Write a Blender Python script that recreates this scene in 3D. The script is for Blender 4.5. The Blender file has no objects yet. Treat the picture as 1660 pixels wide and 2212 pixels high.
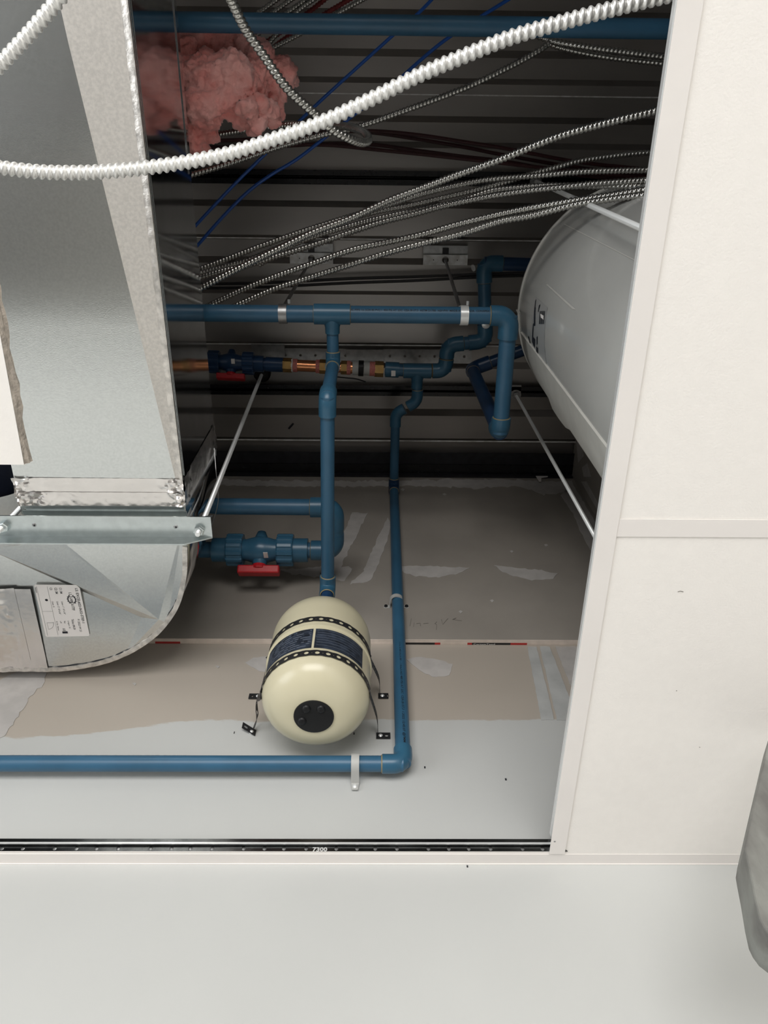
import bpy, bmesh, math, random
from mathutils import Vector, Matrix, noise
random.seed(7)
R90 = math.pi / 2
CZ = 2.1                    # camera height above the floor; all heights below are given from the camera
# ------------------------------------------------------------------ camera
scene = bpy.context.scene
COL = scene.collection
F_PX = 1649.66
cam_d = bpy.data.cameras.new('camera')
cam = bpy.data.objects.new('camera', cam_d)
COL.objects.link(cam)
CAM_R = (Matrix.Rotation(-0.02783431, 3, 'Z') @ Matrix.Rotation(2.68795855, 3, 'X') @ Matrix.Rotation(-0.01896228, 3, 'Z'))
cam.matrix_world = Matrix.Translation((0, 0, CZ)) @ CAM_R.to_4x4()
cam_d.sensor_fit = 'VERTICAL'
cam_d.sensor_height = 36.0
cam_d.lens = 36.0 * F_PX / 2212.0
cam_d.clip_start = 0.01
scene.camera = cam
# ------------------------------------------------------------------ world, lights, exposure
world = bpy.data.worlds.new('world')
scene.world = world
world.use_nodes = True
world.node_tree.nodes['Background'].inputs[0].default_value = (0.75, 0.85, 1.0, 1)
world.node_tree.nodes['Background'].inputs[1].default_value = 1.0

def area(name, loc, target, sx, sy, power, col):
    d = bpy.data.lights.new(name, 'AREA'); d.shape = 'RECTANGLE'; d.size = sx; d.size_y = sy
    d.energy = power; d.color = col
    o = bpy.data.objects.new(name, d); COL.objects.link(o); o.location = loc
    o.rotation_euler = (Vector(target) - Vector(loc)).to_track_quat('-Z', 'Y').to_euler()
    return o
# daylight entering through the two big glazed openings of the shop front
area('daylight_front', (-0.6, -3.95, 1.25), (-0.6, 0, 1.9), 3.4, 2.1, 275, (1.0, 0.975, 0.94))
area('daylight_side', (-3.75, -1.3, 1.2), (0, -0.8, 2.0), 2.6, 2.0, 90, (0.95, 0.98, 1.0))
vs = scene.view_settings
vs.view_transform = 'Standard'; vs.look = 'None'; vs.gamma = 1.0; vs.use_curve_mapping = False
vs.exposure = -0.53
# ------------------------------------------------------------------ helpers
def ray(px, py):
    return CAM_R @ Vector(((px - 830) / F_PX, -(py - 1106) / F_PX, -1))
def az(px, py, z):
    r = ray(px, py); return r * (z / r.z)
def ay(px, py, y):
    r = ray(px, py); return r * (y / r.y)
def V(*a): return Vector(a)

def tag(o, label=None, cat=None, group=None, kind=None):
    if label: o['label'] = label
    if cat: o['category'] = cat
    if group: o['group'] = group
    if kind: o['kind'] = kind
    return o
def thing(name, base, label, cat, group=None):
    o = bpy.data.objects.new(name, None); COL.objects.link(o)
    o.location = (base[0], base[1], base[2] + CZ); o.empty_display_size = 0.05
    return tag(o, label, cat, group)

class MB:
    def __init__(s): s.v = []; s.f = []
    def add(s, vs, fs):
        n = len(s.v); s.v += [Vector(p) for p in vs]; s.f += [tuple(i + n for i in f) for f in fs]; return s
    def box(s, a, b):
        x0, y0, z0 = a; x1, y1, z1 = b
        return s.add([(x0,y0,z0),(x1,y0,z0),(x1,y1,z0),(x0,y1,z0),(x0,y0,z1),(x1,y0,z1),(x1,y1,z1),(x0,y1,z1)],
                     [(0,3,2,1),(4,5,6,7),(0,1,5,4),(1,2,6,5),(2,3,7,6),(3,0,4,7)])
    def obox(s, c, ux, uy, uz):
        c = Vector(c); P = []
        for k in (-1, 1):
            for i, j in ((-1,-1),(1,-1),(1,1),(-1,1)): P.append(c + ux*i + uy*j + uz*k)
        return s.add(P, [(0,3,2,1),(4,5,6,7),(0,1,5,4),(1,2,6,5),(2,3,7,6),(3,0,4,7)])
    def prism(s, poly, d):
        n = len(poly); P = [Vector(p) for p in poly]; Q = [p + Vector(d) for p in P]
        return s.add(P + Q, [tuple(range(n - 1, -1, -1)), tuple(range(n, 2*n))] + [(i, (i+1) % n, n + (i+1) % n, n + i) for i in range(n)])
    def rings(s, rs, closed_caps=True):
        n = len(rs[0]); b = len(s.v)
        for r in rs: s.v += [Vector(p) for p in r]
        for k in range(len(rs) - 1):
            for i in range(n):
                j = (i + 1) % n
                s.f.append((b + k*n + i, b + k*n + j, b + (k+1)*n + j, b + (k+1)*n + i))
        if closed_caps:
            s.f.append(tuple(b + i for i in range(n - 1, -1, -1)))
            s.f.append(tuple(b + (len(rs)-1)*n + i for i in range(n)))
        return s
    def tube(s, pts, r, seg=16, caps=True):
        P = [Vector(p) for p in pts]
        rr = r if isinstance(r, (list, tuple)) else [r] * len(P)
        T = []
        for i in range(len(P)):
            a = P[max(0, i-1)]; b = P[min(len(P)-1, i+1)]
            T.append((b - a).normalized())
        n = T[0].orthogonal().normalized(); rs = []
        for i, p in enumerate(P):
            n = (n - T[i] * n.dot(T[i])).normalized(); b = T[i].cross(n)
            rs.append([p + (n * math.cos(2*math.pi*k/seg) + b * math.sin(2*math.pi*k/seg)) * rr[i] for k in range(seg)])
        return s.rings(rs, caps)
    def lathe(s, p, axis, prof, seg=24, caps=True):
        p = Vector(p); ax = Vector(axis).normalized(); n = ax.orthogonal().normalized(); b = ax.cross(n)
        return s.rings([[p + ax*h + (n*math.cos(2*math.pi*k/seg) + b*math.sin(2*math.pi*k/seg))*r for k in range(seg)] for h, r in prof], caps)
    def build(s, name, mat, parent=None, smooth=True, angle=40, solid=0):
        me = bpy.data.meshes.new(name)
        if parent is not None:
            org = parent_origin(parent)
        else:
            org = Vector((sum(v.x for v in s.v)/len(s.v), sum(v.y for v in s.v)/len(s.v), min(v.z for v in s.v)))
        me.from_pydata([v - org for v in s.v], [], s.f)
        bm = bmesh.new(); bm.from_mesh(me); bmesh.ops.recalc_face_normals(bm, faces=bm.faces); bm.to_mesh(me); bm.free()
        me.materials.append(mat)
        if smooth:
            me.polygons.foreach_set('use_smooth', [True] * len(me.polygons)); me.set_sharp_from_angle(angle=math.radians(angle))
        me.update()
        o = bpy.data.objects.new(name, me); COL.objects.link(o)
        if parent is not None: o.parent = parent
        else: o.location = org + Vector((0, 0, CZ))
        if solid:
            m = o.modifiers.new('solid', 'SOLIDIFY'); m.thickness = solid; m.offset = 0
        return o
def parent_origin(p):
    o = Vector(p.location)
    while p.parent: p = p.parent; o = o + Vector(p.location)
    return o - Vector((0, 0, CZ))

def spline(P, ds):
    P = [Vector(p) for p in P]; out = []
    Q = [2*P[0] - P[1]] + P + [2*P[-1] - P[-2]]
    for i in range(1, len(Q) - 2):
        a, b, c, d = Q[i-1], Q[i], Q[i+1], Q[i+2]
        n = max(2, int((c - b).length / ds * 1.5))
        for k in range(n):
            t = k / n
            out.append(0.5*((2*b) + (c - a)*t + (2*a - 5*b + 4*c - d)*t*t + (3*b - a - 3*c + d)*t**3))
    out.append(P[-1].copy())
    # even resampling
    res = [out[0]]; acc = 0.0
    for i in range(1, len(out)):
        seg = (out[i] - out[i-1]).length; pos = 0.0
        while acc + (seg - pos) >= ds:
            pos += ds - acc; acc = 0.0; res.append(out[i-1].lerp(out[i], pos/seg if seg else 0))
        acc += seg - pos
    return res

def corrugated(mb, P, r, pitch, per=6, seg=10, amp=0.13):
    pts = spline(P, pitch / per)
    T = [(pts[min(len(pts)-1, i+1)] - pts[max(0, i-1)]).normalized() for i in range(len(pts))]
    n = T[0].orthogonal().normalized(); rs = []
    for i, p in enumerate(pts):
        n = (n - T[i]*n.dot(T[i])).normalized(); b = T[i].cross(n); ring = []
        for k in range(seg):
            a = 2*math.pi*k/seg
            w = math.cos(2*math.pi*i/per + a)
            rr = r * (1 + amp * (1 - 2*((1 - w)/2)**1.6))
            ring.append(p + (n*math.cos(a) + b*math.sin(a))*rr)
        rs.append(ring)
    return mb.rings(rs)

def text_polys(s, size, bold=0.0):
    c = bpy.data.curves.new('t', 'FONT'); c.body = s; c.size = size; c.resolution_u = 2; c.offset = bold
    o = bpy.data.objects.new('t', c); COL.objects.link(o)
    dg = bpy.context.evaluated_depsgraph_get(); me = bpy.data.meshes.new_from_object(o.evaluated_get(dg))
    vs = [v.co.copy() for v in me.vertices]; fs = [tuple(p.vertices) for p in me.polygons]
    bpy.data.objects.remove(o); bpy.data.curves.remove(c); bpy.data.meshes.remove(me)
    return vs, fs
# ------------------------------------------------------------------ materials
def mat(name, col, rough=0.5, metal=0.0, var=0.0, scale=20.0, col2=None, bump=0.0, bscale=200.0, spec=0.5, stretch=None, detail=4.0, sheen=0.0, coat=0.0):
    m = bpy.data.materials.new(name); m.use_nodes = True; N = m.node_tree.nodes; L = m.node_tree.links
    b = N['Principled BSDF']; b.inputs['Roughness'].default_value = rough; b.inputs['Metallic'].default_value = metal
    b.inputs['Specular IOR Level'].default_value = spec; b.inputs['Coat Weight'].default_value = coat
    b.inputs['Base Color'].default_value = (*col, 1)
    if sheen: b.inputs['Sheen Weight'].default_value = sheen
    if var or col2 or bump:
        g = N.new('ShaderNodeNewGeometry'); mp = N.new('ShaderNodeMapping'); L.new(g.outputs['Position'], mp.inputs['Vector'])
        if stretch: mp.inputs['Scale'].default_value = stretch
    if var or col2:
        n = N.new('ShaderNodeTexNoise'); n.inputs['Scale'].default_value = scale; n.inputs['Detail'].default_value = detail
        L.new(mp.outputs[0], n.inputs['Vector'])
        r = N.new('ShaderNodeValToRGB'); L.new(n.outputs['Fac'], r.inputs['Fac'])
        c2 = col2 or tuple(max(0, c*(1 - var)) for c in col); c1 = col if col2 else tuple(min(1, c*(1 + var*0.6)) for c in col)
        r.color_ramp.elements[0].position = 0.35; r.color_ramp.elements[1].position = 0.65
        r.color_ramp.elements[0].color = (*c2, 1); r.color_ramp.elements[1].color = (*c1, 1)
        L.new(r.outputs['Color'], b.inputs['Base Color'])
    if bump:
        n2 = N.new('ShaderNodeTexNoise'); n2.inputs['Scale'].default_value = bscale; n2.inputs['Detail'].default_value = 3
        L.new(mp.outputs[0], n2.inputs['Vector'])
        bp = N.new('ShaderNodeBump'); bp.inputs['Strength'].default_value = bump; bp.inputs['Distance'].default_value = 0.002
        L.new(n2.outputs['Fac'], bp.inputs['Height']); L.new(bp.outputs['Normal'], b.inputs['Normal'])
    return m
M = {}
M['tile'] = mat('ceiling tile board', (0.93, 0.89, 0.845), 0.8, var=0.01, scale=60, bump=0.15, bscale=350)
M['core'] = mat('broken tile core', (0.50, 0.44, 0.38), 0.95, var=0.25, scale=120, bump=0.8, bscale=300)
M['tee'] = mat('white enamelled steel', (0.86, 0.815, 0.78), 0.45, var=0.02, scale=8)
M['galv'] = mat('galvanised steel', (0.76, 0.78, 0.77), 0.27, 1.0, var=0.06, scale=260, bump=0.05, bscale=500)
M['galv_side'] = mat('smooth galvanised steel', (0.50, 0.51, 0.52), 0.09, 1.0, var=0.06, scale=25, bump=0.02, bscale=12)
M['galv_rough'] = mat('dull galvanised band', (0.80, 0.765, 0.72), 0.60, 1.0, var=0.08, scale=220)
M['galv_strut'] = mat('zinc angle steel', (0.66, 0.71, 0.71), 0.30, 1.0, var=0.07, scale=60)
M['zinc'] = mat('zinc plated rod', (0.92, 0.93, 0.92), 0.30, 0.45)
M['dull_zinc'] = mat('dull zinc', (0.42, 0.42, 0.42), 0.42, 1.0, var=0.15, scale=60)
M['bright_plate'] = mat('stamped bright plate', (0.95, 0.92, 0.88), 0.45, 0.0, var=0.25, scale=50)
M['foil'] = mat('crumpled foil tape', (0.90, 0.86, 0.83), 0.27, 1.0, var=0.05, scale=20, bump=0.25, bscale=90)
M['seam'] = mat('hammered duct seam', (0.82, 0.78, 0.73), 0.45, 1.0, var=0.25, scale=70, bump=0.5, bscale=110)
M['conduit'] = mat('steel armour', (0.52, 0.51, 0.48), 0.27, 1.0, var=0.06, scale=30)
M['conduit_near'] = mat('bright aluminium armour', (0.95, 0.94, 0.91), 0.38, 0.6)
M['red_armour'] = mat('dark red armour', (0.23, 0.035, 0.035), 0.45, 0.3)
M['red_wire'] = mat('maroon cable', (0.06, 0.014, 0.016), 0.5)
M['blue_wire'] = mat('blue data cable', (0.02, 0.12, 0.52), 0.4)
M['black_wire'] = mat('black cable', (0.02, 0.02, 0.022), 0.4)
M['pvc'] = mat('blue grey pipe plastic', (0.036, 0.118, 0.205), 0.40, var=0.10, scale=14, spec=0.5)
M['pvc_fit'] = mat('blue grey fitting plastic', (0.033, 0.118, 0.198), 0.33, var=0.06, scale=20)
M['pvc_dark'] = mat('shaded blue grey pipe plastic', (0.012, 0.045, 0.115), 0.33, var=0.1, scale=14)  # darker copy of the pipe blue, shade of the void put into the colour
M['cement'] = mat('dried pipe cement', (0.26, 0.20, 0.10), 0.5)
M['ink'] = mat('black ink', (0.008, 0.010, 0.016), 0.6)
M['cream'] = mat('cream enamel', (0.64, 0.59, 0.42), 0.24, var=0.015, scale=6, spec=0.45)
M['tank_label'] = mat('navy label', (0.030, 0.040, 0.060), 0.45, var=0.5, scale=90)
M['label_print'] = mat('pale label print', (0.13, 0.15, 0.19), 0.6)
M['black_plastic'] = mat('black plastic', (0.007, 0.007, 0.008), 0.42, spec=0.3)
M['strap'] = mat('black coated strap', (0.025, 0.025, 0.027), 0.42, 0.2)
M['heater'] = mat('grey heater jacket', (0.43, 0.43, 0.41), 0.22, var=0.05, scale=5, coat=0.35)
M['heater_strip'] = mat('pale seam strip', (0.56, 0.55, 0.51), 0.45, var=0.06, scale=25)
M['deck'] = mat('galvanised deck', (0.385, 0.362, 0.345), 0.36, 0.75, var=0.10, scale=8, stretch=(0.2, 1, 1))
M['joist'] = mat('black painted steel', (0.012, 0.012, 0.014), 0.22, var=0.3, scale=60)
M['ledger'] = mat('dark painted steel', (0.018, 0.018, 0.022), 0.5, var=0.3, scale=40)
M['brass'] = mat('brass', (0.70, 0.44, 0.17), 0.25, 1.0, var=0.15, scale=80)
M['copper'] = mat('copper tube', (0.85, 0.36, 0.17), 0.22, 1.0, var=0.08, scale=60)
M['pinkring'] = mat('pink gasket', (0.62, 0.20, 0.17), 0.6, var=0.25, scale=200)
M['greyring'] = mat('grey sleeve', (0.48, 0.48, 0.46), 0.5)
M['red'] = mat('red handle plastic', (0.50, 0.012, 0.018), 0.4, var=0.1, scale=60)
M['paper'] = mat('white label paper', (0.86, 0.82, 0.79), 0.65)
M['compound'] = mat('joint compound', (0.50, 0.475, 0.455), 0.9, var=0.10, scale=28)
M['compound_grey'] = mat('grey joint compound', (0.47, 0.475, 0.465), 0.9, var=0.10, scale=24)
M['gypsum'] = mat('gypsum board edge', (0.78, 0.68, 0.60), 0.9, var=0.08, scale=60)
M['edge_black'] = mat('black edge tape', (0.015, 0.014, 0.014), 0.6)
M['edge_red'] = mat('red edge tape', (0.50, 0.035, 0.03), 0.6)
M['white_print'] = mat('white print', (0.8, 0.8, 0.78), 0.6)
M['pencil'] = mat('pencil mark', (0.17, 0.155, 0.14), 0.7)
M['wool'] = mat('pink glass wool', (0.96, 0.50, 0.46), 1.0, col2=(0.88, 0.31, 0.275), scale=18, bump=1.0, bscale=160, spec=0.1, sheen=0.4, detail=8)
M['concrete'] = mat('mottled grey sheet', (0.23, 0.235, 0.215), 0.6, col2=(0.125, 0.12, 0.112), scale=30, stretch=(1, 1, 0.45), detail=7, bump=0.2, bscale=60)
M['floor'] = mat('dark screed floor', (0.075, 0.072, 0.068), 0.75, var=0.15, scale=3)
M['roomwall'] = mat('room wall paint', (0.78, 0.775, 0.745), 0.6, var=0.015, scale=5, bump=0.04, bscale=300)
M['drywall'] = mat('raw drywall paper', (0.33, 0.30, 0.265), 0.9, var=0.07, scale=7, bump=0.05, bscale=600)
M['navy_void'] = mat('dark navy void shade', (0.010, 0.014, 0.03), 0.5)

def wall_material():
    m = bpy.data.materials.new('painted wall over raw drywall'); m.use_nodes = True; N = m.node_tree.nodes; L = m.node_tree.links
    b = N['Principled BSDF']; b.inputs['Roughness'].default_value = 0.65
    g = N.new('ShaderNodeNewGeometry'); sp = N.new('ShaderNodeSeparateXYZ'); L.new(g.outputs['Position'], sp.inputs[0])
    n = N.new('ShaderNodeTexNoise'); n.inputs['Scale'].default_value = 26; n.inputs['Detail'].default_value = 7; n.inputs['Roughness'].default_value = 0.65
    mp = N.new('ShaderNodeMapping'); mp.inputs['Scale'].default_value = (0.45, 1, 1.6); L.new(g.outputs['Position'], mp.inputs[0]); L.new(mp.outputs[0], n.inputs[0])
    mr = N.new('ShaderNodeMapRange'); mr.inputs[1].default_value = -0.62; mr.inputs[2].default_value = -0.27
    mr.inputs[3].default_value = CZ + 1.082; mr.inputs[4].default_value = CZ + 1.131; mr.interpolation_type = 'SMOOTHSTEP'; L.new(sp.outputs[0], mr.inputs[0])
    a = N.new('ShaderNodeMath'); a.operation = 'SUBTRACT'; L.new(sp.outputs[2], a.inputs[0]); L.new(mr.outputs[0], a.inputs[1])
    c = N.new('ShaderNodeMath'); c.operation = 'MULTIPLY_ADD'; L.new(n.outputs['Fac'], c.inputs[0]); c.inputs[1].default_value = 0.034; L.new(a.outputs[0], c.inputs[2])
    r = N.new('ShaderNodeValToRGB'); L.new(c.outputs[0], r.inputs[0]); e = r.color_ramp.elements
    e[0].position = 0.0165; e[1].position = 0.0185
    e[0].color = (0.53, 0.535, 0.52, 1); e[1].color = (0.45, 0.40, 0.345, 1)
    n2 = N.new('ShaderNodeTexNoise'); n2.inputs['Scale'].default_value = 4; L.new(g.outputs['Position'], n2.inputs[0])
    hs = N.new('ShaderNodeHueSaturation'); mv = N.new('ShaderNodeMapRange'); mv.inputs[3].default_value = 0.95; mv.inputs[4].default_value = 1.05
    L.new(n2.outputs['Fac'], mv.inputs[0]); L.new(mv.outputs[0], hs.inputs['Value']); L.new(r.outputs[0], hs.inputs['Color']); L.new(hs.outputs[0], b.inputs['Base Color'])
    return m
M['wall'] = wall_material()

# ------------------------------------------------------------------ room shell
DW = 0.991          # wall face below the sheet joint
DB = 0.978          # face of the upper drywall sheet
HC = 0.81           # hung ceiling
HD = 2.29           # steel deck
ZJ = 1.374          # drywall sheet joint
def struct(name, mb, m, smooth=False, **k):
    o = mb.build(name, m, smooth=smooth, **k); o['kind'] = 'structure'; return o
struct('floor', MB().box((-4, -4.2, -CZ - 0.1), (1.9, 1.1, -CZ)), M['floor'])
wall_back = struct('wall_back', MB().box((-4, DW, -CZ), (1.9, DW + 0.12, 2.42)), M['wall'])
struct('wall_right', MB().box((1.7, -4.2, -CZ), (1.82, DW, 2.42)), M['roomwall'])
wl = MB()
for a, b in (((-4, -4.2, -CZ), (-3.85, -2.6, 2.42)), ((-4, 0, -CZ), (-3.85, DW, 2.42)), ((-4, -2.6, 0.45), (-3.85, 0, 2.42)), ((-4, -2.6, -CZ), (-3.85, 0, -1.75))):
    wl.box(a, b)
struct('wall_left', wl, M['roomwall'])
wf = MB()
for a, b in (((-3.85, -4.2, -CZ), (-2.3, -4.05, 2.42)), ((1.1, -4.2, -CZ), (1.7, -4.05, 2.42)), ((-2.3, -4.2, 0.5), (1.1, -4.05, 2.42)), ((-2.3, -4.2, -CZ), (1.1, -4.05, -1.8))):
    wf.box(a, b)
struct('wall_front', wf, M['roomwall'])
# steel roof deck: trapezoid ribs running along x
dk = MB(); prof = []
pitch = 0.152; yc = 0.056 - 0.152 * 26
while yc < 1.0:
    prof += [(yc - 0.037, HD), (yc + 0.037, HD), (yc + 0.052, HD + 0.024), (yc + 0.100, HD + 0.024)]
    yc += pitch
prof = [p for p in prof if p[0] < DW + 0.05]
n = len(prof)
dk.add([(-4, y, z) for y, z in prof] + [(1.9, y, z) for y, z in prof], [(i, i+1, n+i+1, n+i) for i in range(n-1)])
deck = struct('ceiling', dk, M['deck'], solid=0.0015)
tag(deck, 'dark galvanised ribbed steel roof deck over the ceiling void')
# side lap lips of the deck sheets
for k, y in enumerate((0.862, 0.556, 0.254, -0.108)):
    lip = MB().box((-1.3, y - 0.0015, HD - 0.004), (1.3, y + 0.0015, HD)).build('sheet_lap', M['bright_plate'], deck, smooth=False)
# upper drywall sheet standing proud of the lower one
sheet = MB().box((-1.6, DB, ZJ), (0.642, DW - 0.0002, 2.268)).build('drywall_sheet', M['drywall'], wall_back, smooth=False)
# boxed chase at the right end
struct('wall_chase', MB().box((0.642, 0.63, 0.83), (1.2, DW - 0.0005, 2.30)), M['drywall'])
# edge of the sheet: gypsum core and printed edge tape
MB().box((-1.6, DB + 0.0002, ZJ - 0.0012), (0.66, DB + 0.0075, ZJ)).build('sheet_edge_core', M['gypsum'], sheet, smooth=False)
def edge_piece(name, x0, x1, m, y0=DB + 0.0075, y1=DW - 0.0003):
    a = ay(x0, 1389, DB).x; b = ay(x1, 1389, DB).x
    return MB().box((a, y0, ZJ - 0.0014), (b, y1, ZJ)).build(name, m, sheet, smooth=False)
edge_piece('edge_tape', 872, 941, M['edge_black']); edge_piece('edge_tape', 941, 953, M['edge_red'])
edge_piece('edge_tape', 953, 1012, M['gypsum']); edge_piece('edge_tape', 1012, 1022, M['edge_red'])
edge_piece('edge_tape', 1022, 1106, M['edge_black']); edge_piece('edge_tape', 1106, 1142, M['edge_red'])
edge_piece('edge_tape', 1142, 1300, M['gypsum']); edge_piece('edge_tape', 330, 385, M['edge_red'])
edge_piece('edge_tape', 100, 330, M['gypsum']); edge_piece('edge_tape', 385, 872, M['gypsum'])
# printed word on the edge tape (reads from below)
vs_, fs_ = text_polys('CertainTeed', 0.0055)
tw = max(v.x for v in vs_); x0 = ay(1025, 1389, DB).x; x1 = ay(1072, 1389, DB).x
MB().add([(x0 + v.x/tw*(x1 - x0), DB + 0.0125 - v.y*0.9, ZJ - 0.0016) for v in vs_], fs_).build('edge_print', M['white_print'], sheet, smooth=False)

# joint compound patches, trowelled thin and ragged
def ragged(poly, amp, step):
    out = []
    for i in range(len(poly)):
        a = Vector(poly[i]); b = Vector(poly[(i+1) % len(poly)]); n = max(1, int((b - a).length / step))
        for k in range(n):
            p = a.lerp(b, k/n); nn = noise.noise_vector(Vector((p.x*0.11, p.y*0.11, 3.3)))
            out.append((p.x + nn.x*amp, p.y + nn.y*amp))
    return out
def patch(poly, y, m, parent, amp=4, step=7, name='compound_patch', t=0.0008):
    pts = [ay(px, py, y - 0.0002) for px, py in ragged(poly, amp, step)]
    mb = MB().prism(pts, (0, -t, 0))
    return mb.build(name, m, parent, smooth=False)
patch([(868,1224),(900,1222),(960,1224),(1015,1228),(985,1240),(950,1246),(900,1245),(872,1238)], DB, M['compound'], sheet)
patch([(1068,1221),(1105,1226),(1170,1232),(1205,1240),(1195,1252),(1150,1253),(1110,1245),(1085,1235)], DB, M['compound'], sheet, 3)
patch([(760,1108),(795,1110),(775,1150),(735,1225),(762,1228),(745,1255),(700,1250),(640,1240),(600,1232),(660,1228),(715,1220)], DB, M['compound'], sheet, 5)
patch([(838,1118),(812,1170),(785,1235),(756,1262),(800,1255),(812,1230),(835,1175),(845,1135)], DB, M['compound'], sheet, 4)
patch([(440,1034),(560,1038),(760,1040),(1000,1035),(1236,1040),(1230,1062),(1180,1068),(1120,1050),(1030,1055),(900,1050),(700,1052),(520,1050),(440,1046)], DB, M['compound'], sheet, 5)
patch([(1212,1070),(1236,1042),(1300,1150),(1330,1230),(1290,1215),(1255,1150),(1238,1110)], DB, M['compound'], sheet, 3)
patch([(530,1432),(548,1422),(575,1418),(600,1420),(605,1445),(585,1453),(560,1450),(545,1440)], DW, M['compound'], wall_back, 2)
patch([(876,1424),(905,1420),(945,1425),(978,1435),(972,1460),(940,1463),(912,1452)], DW, M['compound'], wall_back, 3)
patch([(1140,1397),(1160,1397),(1198,1556),(1170,1556)], DW, M['compound_grey'], wall_back, 2)
patch([(1166,1397),(1188,1397),(1250,1556),(1204,1556)], DW, M['compound_grey'], wall_back, 2)
patch([(1200,1397),(1260,1397),(1300,1480),(1290,1556),(1262,1556)], DW, M['compound'], wall_back, 2)
patch([(40,1450),(100,1448),(95,1478),(70,1500),(10,1590),(-40,1600),(-60,1500)], DW, M['compound'], wall_back, 5)
for i, (x, y) in enumerate(((290,1478),(995,1322),(1180,1178),(1105,1192),(1063,1298),(690,1238),(870,1058),(960,1068),(1175,1068),(470,1440))):
    patch([(x-4,y-1),(x+1,y-3),(x+5,y),(x+1,y+3)], DB if y < 1370 else DW, M['compound'], sheet if y < 1370 else wall_back, 1.5, 4, 'compound_speck')
# pencilled note on the sheet
pm = MB()
for st in ([(889,1336),(886,1352)], [(895,1345),(894,1353)], [(900,1347),(908,1346),(909,1352)], [(915,1347),(926,1346)], [(944,1343),(940,1347),(944,1349),(943,1360)], [(954,1338),(957,1349),(968,1336)], [(978,1339),(986,1335),(978,1338),(998,1341)]):
    pm.tube([ay(x, y, DB - 0.0006) for x, y in st], 0.0005, 4)
pm.build('pencil_note', M['pencil'], sheet)
# paint specks on the lower wall
for x, y in ((918,1658),(765,1585),(506,1583),(1093,1684),(1010,1872)):
    MB().box(ay(x-1, y+2, DW) - V(0,0.001,0), ay(x+1.5, y-2, DW)).build('wall_speck', M['ink'], wall_back, smooth=False)

# ceiling beyond the opening (out of the picture)
cb = MB(); XR_ = 0.267
YO = -1.1; XO = -1.5
cb.box((-3.84, -4.04, HC + 0.003), (XO, DW - 0.002, HC + 0.018)); cb.box((XO, -4.04, HC + 0.003), (1.69, YO, HC + 0.018)); cb.box((XR_ + 0.012, YO, HC + 0.003), (1.69, -0.25, HC + 0.018)); cb.box((0.9, -0.25, HC + 0.003), (1.69, DW - 0.002, HC + 0.018))
struct('ceiling_outer', cb, M['tile'])

# ------------------------------------------------------------------ ceiling grid
def perf_cells(mb, mapf, cells, K=16):
    """cells: (s0, s1, t0, t1, cs, ct, rs, rt); a plate cell with an oval hole"""
    for s0, s1, t0, t1, cs, ct, rs, rt in cells:
        outer = []; inner = []
        for k in range(K):
            a = 2*math.pi*(k + 0.5)/K; dx, dy = math.cos(a), math.sin(a)
            inner.append((cs + rs*dx, ct + rt*dy))
            fx = ((s1 - cs) if dx > 0 else (cs - s0)) / max(abs(dx), 1e-6); fy = ((t1 - ct) if dy > 0 else (ct - t0)) / max(abs(dy), 1e-6)
            f = min(fx, fy); outer.append([cs + f*dx, ct + f*dy])
        for cx, cy in ((s0, t0), (s0, t1), (s1, t0), (s1, t1)):
            j = min(range(K), key=lambda q: (outer[q][0]-cx)**2 + (outer[q][1]-cy)**2); outer[j] = [cx, cy]
        P = [mapf(*p) for p in outer] + [mapf(*p) for p in inner]
        mb.add(P, [(i, (i+1) % K, K + (i+1) % K, K + i) for i in range(K)])
X_, Y_, Z_ = V(1,0,0), V(0,1,0), V(0,0,1)
trim = thing('trim_1', (-0.3, DW - 0.012, HC), 'white ceiling runner with dark punched galvanised web running along the back wall', None)
trim['kind'] = 'structure'
XR = 0.267
tr = MB().box((-1.4, DW - 0.0215, HC), (1.65, DW - 0.0003, HC + 0.0008)); tr.box((-1.4, DW - 0.0255, HC + 0.0008), (1.65, DW - 0.0005, HC + 0.0016))
tr.build('flange', M['tee'], trim, smooth=False)
MB().box((-1.4, DW - 0.0015, HC - 0.0012), (1.65, DW - 0.0001, HC)).build('shadow_bead', M['tee'], trim, smooth=False)
web = MB(); yw = DW - 0.014; zt0 = HC + 0.0016
w0, w1, w2 = zt0, zt0 + 0.0065, zt0 + 0.0205
def slotx(x): return x
cells = []
s = -1.4
sl = 0.0125
holes_px = (5,50,119,166,209,256,326,371,412,459,527,572,614,662,727,772,811,858,926,970,1013,1060,1129,1172)
hx = sorted(ay(p, 1832, yw).x for p in holes_px)
x = -0.72
while x < XR + 0.01:
    cells.append((x, x + sl, w0, w1, x + sl/2, w0 + 0.0036, 0.0040, 0.0012)); x += sl
# upper row: cells centred on the round holes
xs = [-0.72] + [(hx[i] + hx[i+1])/2 for i in range(len(hx)-1)] + [XR + 0.012]
for i, h in enumerate(hx):
    cells.append((xs[i], xs[i+1], w1, w2, h, (w1 + w2)/2 + 0.001, 0.0030, 0.0038))
perf_cells(web, lambda s, t: Vector((s, yw, t)), cells)
M['web'] = mat('dark zinc web', (0.16, 0.165, 0.165), 0.22, 1.0, var=0.3, scale=30)
web.build('punched_web', M['web'], trim, smooth=False, solid=0.0006)
for h in hx:
    MB().lathe((h, yw + 0.0008, (w1 + w2)/2 + 0.0008), (0, -1, 0), [(0, 0.0030), (0.0008, 0.0028), (0.0012, 0.0014)], 14).build('lit_hole_disc', M['dull_zinc'], trim)  # pale discs added so the punched holes look lit
slot_fills = MB(); x = -0.72
while x < XR + 0.01: slot_fills.obox((x + sl/2, yw + 0.0004, w0 + 0.0034), X_*0.0034, Y_*0.0007, Z_*0.0009); x += sl
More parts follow.
